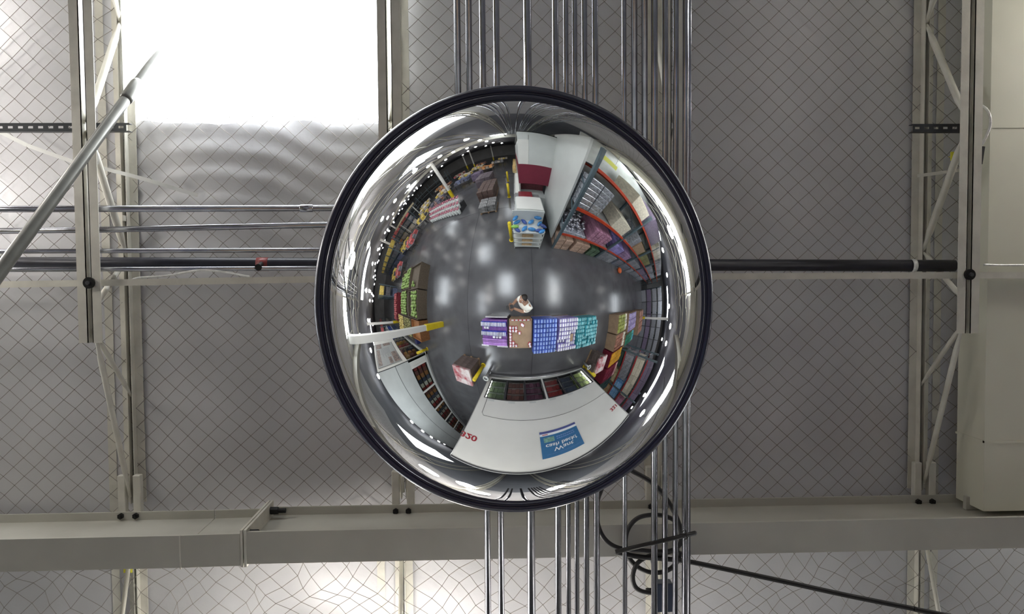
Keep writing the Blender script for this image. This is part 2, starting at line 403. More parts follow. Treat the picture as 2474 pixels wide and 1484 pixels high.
# ------------------------------------------------------------------ open web joists
def joist(x, y0, y1, nodes, label, simple=False, tagy=None):
    t = thing('roof_joist', label, 'joist', (x, y1, 5.75))
    def L(p): return (p[0] - x, p[1] - y1, p[2] - 5.75)
    zb, zt = 5.755, 6.17; lw = 0.046; g = 0.011
    ye = y1 - 0.93 if y1 > 0 else y1
    for sgn, nm in ((-1, 'bottom_chord'), (1, 'bottom_chord')):
        b = MB(); a = g * sgn; c = (g + lw) * sgn
        b.box(*[v for v in (min(a, c), max(a, c))], y0 - y1, ye - y1, zb - 5.75 - .004, zb - 5.75)
        a2 = (g + .004) * sgn; b.box(min(a, a2), max(a, a2), y0 - y1, ye - y1, zb - 5.75 - .004, zb - 5.75 + lw)
        b.make(nm, JPAINT, t)
        b = MB(); b.box(min(a, c), max(a, c), y0 - y1, 0, zt - 5.75 + .042, zt - 5.75 + .046); b.box(min(a, a2), max(a, a2), y0 - y1, 0, zt - 5.75, zt - 5.75 + .046)
        b.make('top_chord', JPAINT, t)
        b = MB(); a = 0.02 * sgn + .001 * sgn; c = 0.062 * sgn
        b.bbox(min(a, c), max(a, c), -0.17, .10, 6.125 - 5.75, 6.165 - 5.75, .003); b.make('bearing_seat', JPAINT, t)
    for (pa, pb, r) in nodes:
        b = MB(); A = Vector((0, pa[0] - y1, pa[1] - 5.75)); B = Vector((0, pb[0] - y1, pb[1] - 5.75)); d = B - A
        b.tube([A, A + d * .1, A + d * .18, A + d * .82, A + d * .9, B], [r * .55, r * .6, r, r, r * .6, r * .55], 8); b.make('web_member', JPAINT, t, True)
    return t
def web(y1, y0):
    zb, zt = 5.79, 6.19
    N = [((y1 - .05, zt - .05), (y1 - 1.0, zb), .015), ((y1 - .98, zb), (y1 - .60, zt), .013), ((y1 - 1.1, zb), (y1 - 1.36, zt), .015)]
    y = y1 - 1.36
    while y - 1.27 > y0:
        N += [((y, zt), (y - .62, zb), .019), ((y - .66, zb), (y - 1.27, zt), .019)]; y -= 1.27
    return N
Y1 = 1.27
JX = [(-1.95, 'cream open web roof joist at the left, crossed by the diagonal pole'), (-0.46, 'cream roof joist between skylight and mirror, right edge of the skylight'),
      (0.955, 'cream roof joist hidden behind the right bundle of conduits'), (2.478, 'cream open web roof joist at the right beside the cream duct')]
for x, lab in JX: joist(x, -10.6, Y1, web(Y1, -6), lab)
def joist_b(x, lab):   # the joists of the next bay, seen beyond the girder
    t = thing('roof_joist', lab, 'joist', (x, 1.40, 5.75))
    for sgn in (-1, 1):
        a = .006 * sgn; c = .050 * sgn; a2 = .010 * sgn
        b = MB(); b.box(min(a, c), max(a, c), 0, 11, .46, .464); b.box(min(a, a2), max(a, a2), 0, 11, .42, .464); b.make('top_chord', JPAINT, t)
        b = MB(); b.box(min(a, c), max(a, c), .95, 11, .0, .004); b.box(min(a, a2), max(a, a2), .95, 11, .0, .045); b.make('bottom_chord', JPAINT, t)
    for (ya, za, yb, zb, r) in ((.05, .40, .98, .03, .012), (.98, .03, 1.3, .44, .012), (1.3, .44, 1.95, .03, .015), (1.99, .03, 2.6, .44, .015)):
        b = MB(); b.tube([(0, ya, za), (0, yb, zb)], r, 8); b.make('web_member', JPAINT, t, True)
    return t
for x, lab in ((-1.95, 'cream roof joist beyond the girder at the left, with a yellow tag'), (-0.47, 'cream roof joist beyond the girder, left of the lower conduits'),
               (0.955, 'cream roof joist beyond the girder behind the junction box'), (2.478, 'cream roof joist beyond the girder at the right end')): joist_b(x, lab)
for k, x in enumerate((-6.4, -4.9, -3.42, 3.95, 5.4, 6.9)):
    joist(x, -10.6, Y1, web(Y1, -4), 'cream roof joist outside the frame, seen only in the mirror')['group'] = 'joists seen only in the mirror'
for (yy) in (-10.8,):
    b = MB(); b.box(-20, 20, yy - .08, yy + .08, 5.6, 5.62); b.box(-20, 20, yy - .08, yy + .08, 6.10, 6.12); b.box(-20, 20, yy - .008, yy + .008, 5.62, 6.10)
    tag(b.make('roof_girder', GPAINT), 'far cream roof girder beyond the skylight, seen only in the mirror', 'girder')

# ------------------------------------------------------------------ girder
def girder():
    t = thing('roof_girder', 'heavy grey cream I beam girder running across the bottom of the view', 'girder', (0, 1.33, 5.61))
    def seg(x0, x1, ya, yb, nm, z0, z1, y0_, y1_, th=0):
        b = MB(); n = len(b.v)
        b.v += [(x0, ya + y0_, z0), (x1, yb + y0_, z0), (x1, yb + y1_, z0), (x0, ya + y1_, z0), (x0, ya + y0_, z1), (x1, yb + y0_, z1), (x1, yb + y1_, z1), (x0, ya + y1_, z1)]
        b.f += [(0,3,2,1),(4,5,6,7),(0,1,5,4),(1,2,6,5),(2,3,7,6),(3,0,4,7)]; b.mi += [0] * 6
        return b.make(nm, GPAINT, t)
    # centre line offsets from y 1.33
    for (x0, x1, ya, yb) in ((-6, -1.49, .030, .018), (-1.484, -1.20, .018, .014), (-1.17, 6, .006, .002)):
        seg(x0, x1, ya, yb, 'bottom_flange', 0, .016, -.078, .080)
        seg(x0, x1, ya, yb, 'web_plate', .016, .505, -.006, .006)
        seg(x0, x1, ya + .01, yb + .01, 'top_flange', .505, .518, -.06, .08)
    for x in (-1.197, -1.180):
        b = MB(); b.box(x, x + .012, -.082, .10, -.004, .51); b.make('end_plate', JPAINT, t)
    for (dy, dz) in ((-.045, .44), (-.045, .06), (.045, .44), (.045, .06)):
        b = MB(); b.tube([(-1.166, dy, dz), (-1.125, dy, dz)], .021, 6); b.tube([(-1.125, dy, dz), (-1.085, dy, dz)], .013, 8); b.make('splice_bolt', BOLTM, t)
    for x in (-1.99, -1.91, -.50, -.43, .915, .995, 2.43, 2.51):
        b = MB(); b.tube([(x, -.012, .505), (x, -.012, .488)], .0165, 6); b.tube([(x, -.012, .488), (x, -.012, .478)], .008, 8); b.make('flange_bolt', BOLTM, t)
    b = MB()
    for x in (-1.487,): b.box(x - .003, x + .003, -.062, .105, -.003, .002)
    b.make('weld_bead', JPAINT, t)
girder()

# ------------------------------------------------------------------ bridging angle, struts, pipes
def angle_bar(name, a, b_, w, label, cat, m=JPAINT):
    bb = MB(); A = Vector(a); B = Vector(b_); bb.bar(A, B, w, .004); bb.bar(A + Vector((0, w / 2 - .002, .016)), B + Vector((0, w / 2 - .002, .016)), .004, .032)
    return tag(bb.make(name, m), label, cat)
angle_bar('bridging_angle', (-6, .078, 5.805), (-.47, .032, 5.805), .033, 'thin cream bridging strip running left of the mirror under the black pipe', 'bridging bar')
angle_bar('bridging_angle', (-.45, .030, 5.805), (5.4, .055, 5.805), .033, 'thin cream bridging strip running right of the mirror under the black pipe', 'bridging bar')
for (x, y, lab) in ((-1.945, .043, 'round black washer and bolt under the left joist chord'), (2.478, .038, 'round black washer and bolt under the right joist chord')):
    t = thing('bridging_bolt', lab, 'bolt', (x, y, 5.745))
    b = MB(); b.tube([(0, 0, 0.004), (0, 0, -.008)], .028, 20); b.make('washer', BOLTM, t, False)
    b = MB(); b.tube([(0, 0, -.008), (0, 0, -.022)], .011, 6); b.make('bolt_head', mat('bolt_grey', (.10, .10, .11), .4, .7, var=0), t)
    b = MB(); b.tube([(0, 0, 0.0), (0, 0, .06)], .008, 8); b.make('bolt_shank', BOLTM, t)
def strut(x0, x1, y, z, label):
    t = thing('slotted_strut', label, 'strut', (x0, y, z)); L = x1 - x0; w = .0215
    b = MB(); p = .0508; n = int(L / p)
    for k in range(n + 1):
        xa = k * p; xb = min(L, xa + p)
        if xb - xa < .02: break
        sa = xa + .012; sb = min(xb, xa + .038)
        b.box(xa, sa, -w, w, 0, .003); b.box(sb, xb, -w, w, 0, .003); b.box(sa, sb, -w, -.006, 0, .003); b.box(sa, sb, .006, w, 0, .003)
    b.make('slotted_web', STRUTM, t)
    for s in (-1, 1):
        b = MB(); b.box(0, L, min(s * w, s * (w - .003)), max(s * w, s * (w - .003)), .003, .042); b.make('side_flange', STRUTM, t)
    return t
strut(-6, -1.82, -.755, 5.955, 'black slotted strut channel left of the left joist, ending under the skylight')
strut(2.285, 2.66, -.742, 5.955, 'short black slotted strut channel at the right joist')
t = thing('strut_bracket', 'small black bracket plate on the left joist above the strut', 'bracket', (-2.037, -.83, 5.86))
b = MB(); b.bbox(-.009, .009, -.05, .055, 0, .03, .003); b.make('bracket_plate', STRUTM, t)
b = MB(); b.bar((0, -.05, .015), (.02, -.095, .05), .012, .02); b.make('bracket_arm', STRUTM, t)
b = MB(); b.tube([(-.003, .03, .0), (-.003, .03, .10)], .006, 8); b.make('bracket_bolt', BOLTM, t)
def pipe(name, pts, r, m, label, cat, n=16, couple=()):
    t = thing(name, label, cat, pts[0]); o = Vector(pts[0]); P = [Vector(p) - o for p in pts]
    b = MB(); b.tube(P, r, n); b.make('tube', m, t, True)
    d = (P[-1] - P[0])
    for c in couple:
        q = P[0] + d * c; e = d.normalized() * .035
        b = MB(); b.tube([q - e, q - e * .9, q + e * .9, q + e], [r, r * 1.22, r * 1.22, r], n); b.make('coupling', m, t, True)
    return t
# left horizontal runs (through the joist webs)
pipe('electrical_conduit', [(-6, -.343, 5.93), (.2, -.330, 5.93)], .017, GALV, 'topmost horizontal conduit left of the mirror, with a coupling', 'conduit', couple=(.82,))
pipe('electrical_conduit', [(-6, -.205, 5.93), (-1.95, -.228, 5.93), (.2, -.262, 5.93)], .0155, GALV, 'second horizontal conduit left of the mirror, sloping slightly', 'conduit')
pipe('electrical_conduit', [(-6, -.128, 5.93), (.2, -.114, 5.93)], .012, GALV, 'third horizontal conduit left of the mirror, just above the black pipe', 'conduit')
pipe('electrical_conduit', [(-6, -.037, 5.93), (.2, -.018, 5.93)], .012, GALV, 'lowest horizontal conduit left of the mirror, just below the black pipe', 'conduit')
t = pipe('sprinkler_pipe', [(-6, -.100, 6.0), (2.55, -.008, 6.0)], .032, BLACKP, 'thick black pipe passing behind the mirror from left joist to right joist', 'pipe', couple=())
b = MB(); b.tube([(8.35, .10, -.05), (8.5, .101, -.05)], .034, 16)
for xx in (8.32,):
    b = MB(); b.lathe([(.033, -.012), (.036, -.012), (.036, .012), (.033, .012)], (0, 0, 0), n=24, close=True)
    o = b.make('pipe_strap', FLEXM, t, True, (xx, .089, 0)); o.rotation_euler = (0, math.pi / 2, 0)
t = thing('fire_sprinkler', 'small fire sprinkler with red coupling under the black pipe, left of the mirror', 'sprinkler', (-1.165, -.045, 5.97))
b = MB(); b.tube([(-.03, 0, .03), (.03, 0, .03)], .036, 14); b.make('coupling', REDC, t, True)
b = MB(); b.tube([(0, .0, .0), (0, .012, -.05)], [.014, .010], 10); b.make('stem', BOLTM, t, True)
b = MB(); b.tube([(0, .016, -.055), (0, .017, -.059)], .018, 14); b.make('deflector', BOLTM, t)
# conduits crossing in front of the girder
CZ = 5.44
def cond(x, d, y0, y1, label): return pipe('electrical_conduit', [(x, y0, CZ + random.uniform(-.004, .004)), (x + random.uniform(-.002, .002), y1, CZ)], d / 2, GALV, label, 'conduit', 18)
A, Bm = -8, 3.0
cond(-.111, .030, A, .0, 'leftmost galvanized conduit above the mirror')
cond(-.058, .028, A, .0, 'second galvanized conduit from the left above the mirror')
cond(.003, .029, A, Bm, 'third conduit from the left above the mirror, leftmost of those below it')
cond(.066, .029, A, Bm, 'fourth conduit from the left above the mirror, second from the left below it')
cond(.208, .038, A, Bm, 'thick single conduit standing apart between the left and middle conduit groups')
for x, d, w_ in ((.337, .030, 'leftmost'), (.383, .024, 'second from the left'), (.425, .024, 'middle one'), (.468, .027, 'fourth from the left'), (.519, .029, 'rightmost')):
    cond(x, d, A, Bm, 'galvanized conduit, ' + w_ + ' in the middle group of five')
cond(.653, .023, A, Bm, 'thin conduit, leftmost of the right group, standing alone below the mirror')
cond(.700, .029, A, .0, 'second conduit of the right group above the mirror, ending behind it')
cond(.748, .029, A, .0, 'third conduit of the right group above the mirror, ending behind it')
for x, d, w_ in ((.791, .031, 'leftmost'), (.842, .027, 'second'), (.892, .026, 'third'), (.938, .027, 'last')):
    cond(x, d, A, Bm, 'galvanized conduit, ' + w_ + ' of the close set of four at the right')
pipe('electrical_conduit', [(.972, A, 5.50), (.972, 3.0, 5.50)], .008, GALV, 'thin pale conduit at the right edge of all the conduits above the mirror', 'conduit', 10)
for yy in (-.62,):   # trapeze carrying the conduits
    t = thing('conduit_trapeze', 'hidden strut trapeze behind the mirror carrying the conduits', 'strut', (.43, yy, 5.47))
    if yy < 0:
        b = MB(); b.box(-.60, .56, .35, .39, 0, .02); b.make('cross_channel', GALV, t)
        b = MB(); b.tube([(-.5, .37, .02), (-.5, .37, .68)], .005, 8); b.make('threaded_rod', GALV, t)
        b = MB(); b.tube([(.3, .37, .02), (.3, .37, .68)], .005, 8); b.make('threaded_rod', GALV, t)

# ------------------------------------------------------------------ diagonal pole
A0 = Vector((-1.645, -1.335, 6.20)); B0 = Vector((-1.86, .02, 4.83)); d = (B0 - A0)
t = thing('diagonal_pole', 'long grey round pole slanting from the skylight down to the left edge', 'pole', A0)
P = [d * f for f in (0, .12, .2, .26, .6, 1.0, 1.12)]
b = MB(); b.tube(P, [.016, .021, .0245, .0255, .0265, .0265, .0265], 18); b.make('shaft', POLEM, t, True)
b = MB(); b.tube([d * .285, d * .295, d * .36, d * .37], [.0265, .031, .031, .0265], 18); b.make('collar', POLEM, t, True)
b = MB(); b.tube([d * 1.12, d * 1.13], [.0265, .028], 18); b.make('end_cap', BLACK, t, True)
b = MB(); b.bar(Vector((0, 0, .05)), d * .03, .03, .006); b.make('top_fork', POLEM, t)

# ------------------------------------------------------------------ straps, flex conduit, tags
def ribbon(name, pts, w, m, label, cat, up=(0, 0, 1), th=.004):
    b = MB()
    for i in range(len(pts) - 1): b.bar(pts[i], pts[i + 1], w, th, up)
    return tag(b.make(name, m), label, cat)
ribbon('steel_strap', [(-3.0, -.95, 6.02), (-2.497, -.737, 6.02), (-2.373, -.673, 6.02), (-2.134, -.584, 6.03), (-1.996, -.555, 6.05), (-1.87, -.522, 6.08), (-1.776, -.495, 6.11), (-1.56, -.425, 6.185)], .020, mat('white_strap', (.85, .85, .82), .35, .0, var=.05), 'bright white brace strap sloping down through the left joist below the strut', 'strap')
ribbon('steel_strap', [(3.3, -.72, 6.0), (2.957, -.617, 6.03), (2.718, -.548, 6.05), (2.603, -.532, 6.08), (2.425, -.512, 6.16)], .018, JPAINT, 'thin pale brace strap at the right joist crossing onto the cream duct', 'strap')
ribbon('brace_bar', [(-1.935, -.30, 6.15), (-1.935, -.30, 6.12)], .03, JPAINT, 'small clip plate on the left joist top chord', 'clip')
def flexc(pts, r, label):
    # corrugated flexible conduit
    P = [Vector(p) for p in pts]; Q = []; R = []
    for i in range(len(P) - 1):
        n = max(2, int((P[i + 1] - P[i]).length / .004))
        for k in range(n): Q.append(P[i].lerp(P[i + 1], k / n)); R.append(r * (1.0 if len(Q) % 2 else .78))
    Q.append(P[-1]); R.append(r)
    b = MB(); b.tube(Q, R, 8); return tag(b.make('flexible_conduit', FLEXM, None, True), label, 'cable')
def spl(pts, n=6):
    P = [Vector(p) for p in pts]; out = []
    for i in range(len(P) - 1):
        a = P[max(0, i - 1)]; b_ = P[i]; c = P[i + 1]; d_ = P[min(len(P) - 1, i + 2)]
        for k in range(n):
            t_ = k / n
            out.append(0.5 * ((2 * b_) + (-a + c) * t_ + (2 * a - 5 * b_ + 4 * c - d_) * t_ * t_ + (-a + 3 * b_ - 3 * c + d_) * t_ ** 3))
    out.append(P[-1]); return out
flexc(spl([(-1.80, .05, 5.84), (-1.77, .022, 5.88), (-1.633, .012, 5.9), (-1.465, -.015, 5.9), (-1.339, -.006, 5.9), (-1.2, .02, 5.88)]), .006, 'silvery flexible conduit arching above the bridging strip left of the mirror')
flexc(spl([(-1.905, -.68, 5.78), (-1.900, -.62, 5.76), (-1.902, -.569, 5.78), (-1.925, -.549, 5.82)]), .007, 'short silvery flexible conduit beside the left joist chord under the pole')
flexc(spl([(2.56, -.85, 5.84), (2.578, -.80, 5.78), (2.588, -.734, 5.77), (2.580, -.671, 5.79), (2.57, -.60, 5.84)]), .008, 'bright silvery flexible conduit curling beside the right joist')
flexc(spl([(2.497, -.20, 5.80), (2.495, -.16, 5.775), (2.490, -.119, 5.80)]), .005, 'short silvery flexible conduit in the gap of the right joist')
flexc(spl([(2.60, -.012, 5.82), (2.72, -.008, 5.82), (3.05, -.010, 5.82)]), .007, 'silvery flexible conduit running right from the joist across the cream duct')
ribbon('dark_clip', [(2.574, -.62, 5.80), (2.562, -.53, 5.80)], .014, BLACK, 'narrow black clip hanging beside the right joist', 'clip')
for (x, y, z, lab) in ((2.555, -.605, 6.02, 'small yellow tag on the strap at the right joist'), (-1.955, 1.60, 6.10, 'small yellow tag just below the girder at the left')):
    t = thing('yellow_tag', lab, 'tag', (x, y, z))
    b = MB(); b.bbox(-.025, .022, -.02, .028, -.003, .003, .001); b.make('tag_plate', YELTAG, t)
    b = MB(); b.tube([(0, 0, 0), (0, 0, .06)], .002, 6); b.make('tag_wire', YELTAG, t)

# ------------------------------------------------------------------ cream duct at the right
t = thing('sheet_metal_duct', 'wide cream sheet metal duct along the right edge of the view', 'duct', (2.64, 0, 5.85))
b = MB(); b.bbox(0, .56, -9, 1.30, 0, .255, .004); b.make('duct_body', DUCTM, t)
for y in (-2.2, -.735, .92):
    b = MB(); b.box(-.004, .564, y, y + .012, -.005, .26); b.make('seam_rib', DUCTM, t)
b = MB(); b.box(-.004, .01, -9, 1.225, -.004, .012); b.make('edge_trim', DUCTM, t)
t = thing('end_flashing', 'cream ribbed metal flashing at the end of the duct over the girder', 'flashing', (2.62, 1.255, 5.95))
for k in range(3):
    b = MB(); b.bbox(0.2, .85, k * .022, k * .022 + .014, 0, .03, .002); b.make('flashing_rib', DUCTM, t)
b = MB(); b.box(0, .2, 0, .07, .02, .05); b.make('flashing_plate', GPAINT, t)

# ------------------------------------------------------------------ black cables, rod, junction box
def cable(pts, r, label):
    b = MB(); b.tube(spl(pts, 8), r, 10); return tag(b.make('black_cable', CABLE, None, True), label, 'cable')
cable([(0.45, 0.93, 5.53), (0.649, 0.941, 5.53), (0.713, 0.975, 5.53), (0.789, 1.02, 5.53), (0.85, 1.08, 5.53), (0.906, 1.17, 5.53), (0.936, 1.25, 5.53), (0.941, 1.321, 5.53), (0.9, 1.361, 5.53), (0.829, 1.366, 5.53), (0.739, 1.358, 5.53), (0.648, 1.348, 5.53), (0.588, 1.318, 5.53), (0.548, 1.263, 5.53), (0.53, 1.182, 5.53), (0.538, 1.101, 5.53), (0.558, 1.041, 5.53), (.56, .95, 5.53)], .0115, 'black cable in a large open loop below the right rim of the mirror')
cable([(0.968, 1.291, 5.57), (0.934, 1.239, 5.57), (0.877, 1.207, 5.57), (0.805, 1.198, 5.57), (0.734, 1.215, 5.57), (0.688, 1.271, 5.57), (0.677, 1.347, 5.57), (0.698, 1.413, 5.57), (0.75, 1.463, 5.57), (0.816, 1.485, 5.57), (0.887, 1.474, 5.57), (0.934, 1.43, 5.57), (0.948, 1.383, 5.57)], .0115, 'black cable coiled in a round loop over the girder edge')
cable([(0.935, 1.359, 5.55), (0.854, 1.384, 5.55), (0.783, 1.397, 5.55), (0.732, 1.43, 5.55), (0.71, 1.487, 5.55), (0.718, 1.539, 5.55), (0.752, 1.568, 5.55), (0.815, 1.58, 5.55)], .0115, 'short black cable curling into the navy junction box')
cable([(0.625, 1.371, 5.545), (0.73, 1.394, 5.545), (0.852, 1.405, 5.54), (0.963, 1.419, 5.54), (1.157, 1.462, 5.54), (1.464, 1.534, 5.54), (1.774, 1.609, 5.54), (2.085, 1.678, 5.54), (2.357, 1.739, 5.54), (4.6, 2.25, 5.62)], .0125, 'long black cable running down to the lower right corner')
t = thing('black_rod', 'straight black rod tied across the conduits below the mirror', 'rod', (.602, 1.321, 5.41))
b = MB(); b.tube([(0, 0, 0), (.378, -.083, 0)], .0105, 12); b.make('rod_shaft', CABLE, t, True)
b = MB(); b.tube([(.318, -.085, .01), (.33, -.10, .0), (.335, -.065, -.014), (.325, -.05, .0)], .003, 6); b.make('cable_tie', CABLE, t)
b = MB(); b.tube([(.378, -.083, 0), (.384, -.0843, 0)], [.0105, .006], 12); b.make('rod_tip', mat('grey_tip', (.08, .08, .08), .5, var=0), t)
t = thing('junction_box', 'navy blue plastic junction box behind the right conduits below the girder', 'box', (.865, 1.60, 5.57))
b = MB(); b.bbox(-.052, .045, -.065, .07, -.02, .05, .006); b.make('box_body', NAVYBOX, t)
b = MB(); b.bbox(-.054, .047, -.067, .072, -.03, -.021, .003); b.make('box_cover', NAVYBOX, t)
b = MB(); b.tube([(-.052, -.02, .01), (-.085, -.025, .01)], [.015, .011], 10); b.make('cable_gland', CABLE, t, True)
b = MB(); b.tube([(0, 0, .05), (0.05, 0, .62)], .006, 8); b.make('hanger_rod', GALV, t)

# ------------------------------------------------------------------ the convex mirror
MC = (0.0940, 0.0935, 4.1855)
t = thing('convex_mirror', 'large round convex dome mirror with navy rubber rim hanging from the ceiling', 'mirror', MC)
ax, ay, az = .560, .603, .580
b = MB(); n, m = 384, 110
b.v.append((0, 0, -az))
for j in range(1, m + 1):
    ph = (math.pi / 2) * j / m
    for k in range(n):
        th = 2 * math.pi * k / n; b.v.append((ax * math.sin(ph) * math.cos(th), ay * math.sin(ph) * math.sin(th), -az * math.cos(ph)))
for k in range(n):
    b.f.append((0, 1 + (k + 1) % n, 1 + k)); b.mi.append(0)
    for j in range(m - 1):
        a = 1 + j * n + k; c = 1 + j * n + (k + 1) % n; b.f.append((a, c, c + n, a + n)); b.mi.append(0)
dome = b.make('mirror_dome', MIRM, t, True)
me = dome.data
nr = []
for v in me.vertices:
    c = v.co; q = Vector((c.x / ax ** 2, c.y / ay ** 2, c.z / az ** 2)).normalized(); nr.append(q)
me.normals_split_custom_set_from_vertices(nr)
# rim: rolled rubber edge with a groove
b = MB(); n = 192; prof = [(-.004, .000), (-.001, -.046), (.007, -.056), (.017, -.050), (.0225, -.034), (.0245, -.030), (.028, -.036), (.038, -.038), (.048, -.028), (.0535, -.010), (.0545, .012), (.048, .026), (.0, .030)]
for k in range(n):
    th = 2 * math.pi * k / n; e = Vector((ax * math.cos(th), ay * math.sin(th), 0)); nn = Vector((math.cos(th) / ax, math.sin(th) / ay, 0)).normalized()
    for (dd, zz) in prof:
        p = e + nn * dd; b.v.append((p.x, p.y, zz))
mm = len(prof)
for k in range(n):
    for j in range(mm):
        a = k * mm + j; a2 = k * mm + (j + 1) % mm; c = ((k + 1) % n) * mm + j; c2 = ((k + 1) % n) * mm + (j + 1) % mm
        b.f.append((a, a2, c2, c)); b.mi.append(0)
b.make('rubber_rim', RIMM, t, True)
b = MB(); b.lathe([(0.0, .034), (.60, .034), (.60, .040), (0.0, .040)], (0, 0, 0), .98, 1.05, 96); b.make('backing_board', CARD, t)
for (x, y) in ((.25, .2), (-.25, .2), (0, -.3)):
    b = MB(); b.tube([(x, y, .04), (x * .4, y * .4, 1.25)], .003, 6); b.make('hanging_chain', GALV, t)
b = MB(); b.box(-.12, .12, -.03, .03, 1.24, 1.25); b.make('hanging_bracket', GALV, t)

# ================================================================== THE STORE BELOW
def boxthing(name, x0, x1, y0, y1, z0, z1, m, label, cat, group=None, bev=.006):
    cx, cy = (x0 + x1) / 2, (y0 + y1) / 2
    b = MB(); b.bbox(x0 - cx, x1 - cx, y0 - cy, y1 - cy, 0, z1 - z0, bev)
    return tag(b.make(name, m, None, False, (cx, cy, z0)), label, cat, group)
def cloner(proto):
    first = [True]
    def f(loc, rz=0, label=None, group=None, rx=0):
        if first[0]: o = proto; first[0] = False
        else: o = proto.copy(); COL.objects.link(o)
        o.location = loc; o.rotation_euler = (rx, 0, rz)
        if label: o['label'] = label
        if group: o['group'] = group
        return o
    return f
def packmesh(name, sx, sy, sz, m1, m2, label, cat, capz=.8):
    b = MB(); b.bbox(-sx / 2, sx / 2, -sy / 2, sy / 2, 0, sz * capz, .003, 0); b.bbox(-sx / 2 * .62, sx / 2 * .62, -sy / 2 * .80, sy / 2 * .80, sz * capz, sz, .003, 1)
    return tag(b.make(name, [m1, m2]), label, cat)
def pallet(x0, x1, y0, y1, label):
    t = thing('wooden_pallet', label, 'pallet', ((x0 + x1) / 2, (y0 + y1) / 2, 0)); hx = (x1 - x0) / 2; hy = (y1 - y0) / 2
    for k in range(6):
        yy = -hy + (2 * hy - .09) * k / 5; b = MB(); b.bbox(-hx, hx, yy, yy + .09, .10, .122, .003); b.make('deck_board', WOOD, t)
    for xx in (-hx, -.045, hx - .09): b = MB(); b.bbox(xx, xx + .09, -hy, hy, 0, .10, .003); b.make('stringer', WOOD, t)
    return t
# --- the row of pallets beside the photographer
BLUEP = cm('blue_pack', (.07, .13, .55), .3); LBLUE = cm('light_blue_cap', (.30, .42, .80), .25); LAV = cm('lavender_pack', (.33, .28, .62), .35); WHT = cm('white_pack', (.82, .82, .86), .3)
PURP = cm('purple_tray', (.33, .14, .48), .4); TEAL = cm('teal_pack', (.06, .38, .45), .3); LTEAL = cm('light_teal_cap', (.28, .62, .66), .25); REDP = cm('red_pack', (.52, .05, .08), .35)
ROYAL = cm('royal_blue_tube', (.05, .08, .60), .3)
rows = [(-1.13, -.29, .46, 1.28), (-.25, .48, .47, 1.34), (.50, 1.30, .46, 1.50), (1.32, 2.08, .48, 1.52), (2.10, 3.22, .52, 1.60)]
nm = ['purple trays', 'red and white packs', 'blue packs', 'lavender packs', 'teal packs']
for (x0, x1, y0, y1), s in zip(rows, nm): pallet(x0, x1, y0, y1, 'wooden pallet under the ' + s + ' in the row beside the person')
x0, x1, y0, y1 = rows[0]
for k in range(5): boxthing('display_tray', x0 + .01, x1 - .01, y0 + .02 + k * .004, y1 - .02, .125 + k * .14, .125 + k * .14 + .13, PURP, 'purple cardboard tray in the stack at the left end of the row', 'tray', 'purple trays at the left end of the row')
p = packmesh('tube_carton', .040, .13, .16, ROYAL, WHT, 'blue and white upright carton on the purple trays', 'carton'); f = cloner(p)
for r_ in range(2):
    for k in range(17): f((x0 + .05 + k * .046, y0 + .14 + r_ * .26, .83), group='blue and white cartons on the purple trays')
p = packmesh('white_jar_box', .07, .07, .10, WHT, WHT, 'white box at the front of the blue cartons', 'box'); f = cloner(p)
for (dx, r_) in ((.14, 0), (.23, 0), (.42, 1), (.52, 1), (.62, 1)): f((x0 + dx, y0 + .25 + r_ * .26, .83), group='white boxes between the blue cartons')
for k in range(4): boxthing('flat_carton', x0 + .02 , x1 - .02, y0 + .58 + k * .055, y0 + .62 + k * .055, .83, .90 - k * .01, cm('violet_carton', (.42, .22, .58), .4), 'flat violet carton lying beside the blue cartons', 'carton', 'violet cartons on the purple trays')
for (a, b_) in ((-1.22, -.95), (-.66, -.30)): boxthing('price_card', a, b_, y1 + .01, y1 + .06, .70, .74, WHT, 'white price card on the aisle edge of the purple trays' if a < -1 else 'white price card at the right corner of the purple trays', 'card')
boxthing('shelf_lip', -1.0, -.29, .40, .44, .0, .82, STEEL, 'grey metal divider along the near side of the purple trays', 'divider')
boxthing('shelf_lip', -.28, -.262, .44, 1.3, .0, .86, GASK, 'dark divider between the purple trays and the red packs', 'divider')
x0, x1, y0, y1 = rows[1]
for k in range(3): boxthing('cardboard_tray', x0, x1, y0, y1, .125 + k * .22, .335 + k * .22, CARD, 'cardboard tray in the second pallet of the row', 'tray', 'cardboard trays in the second pallet')
boxthing('cardboard_sheet', x0 + .02, x1 - .02, y0 + .03, y1 - .04, .786, .80, CARD, 'bare brown cardboard sheet on the second pallet of the row', 'sheet')
p = packmesh('snack_pack', .085, .085, .07, REDP, WHT, 'red and white pack on the cardboard sheet', 'pack', .6); f = cloner(p)
for (i, j) in [(0, 3), (0, 4), (0, 5), (0, 6), (0, 7), (0, 8), (1, 7), (1, 3), (2, 3), (1, 2), (2, 2), (4, 1), (3.2, 3.7), (4.4, 1.3), (1, 8), (2, 8), (6.8, 7.4), (7, 8.2), (0, 2)]:
    f((x0 + .05 + i * .088, y0 + .06 + j * .088, .801), rz=random.uniform(-.5, .5), group='red and white packs left on the second pallet')
p = packmesh('flat_snack_pack', .12, .04, .03, REDP, WHT, 'red and white pack along the near edge of the second pallet', 'pack', .6); f = cloner(p)
for k in range(5): f((x0 + .12 + k * .12, y0 + .0 + .03, .801), group='flat packs at the near edge of the second pallet')
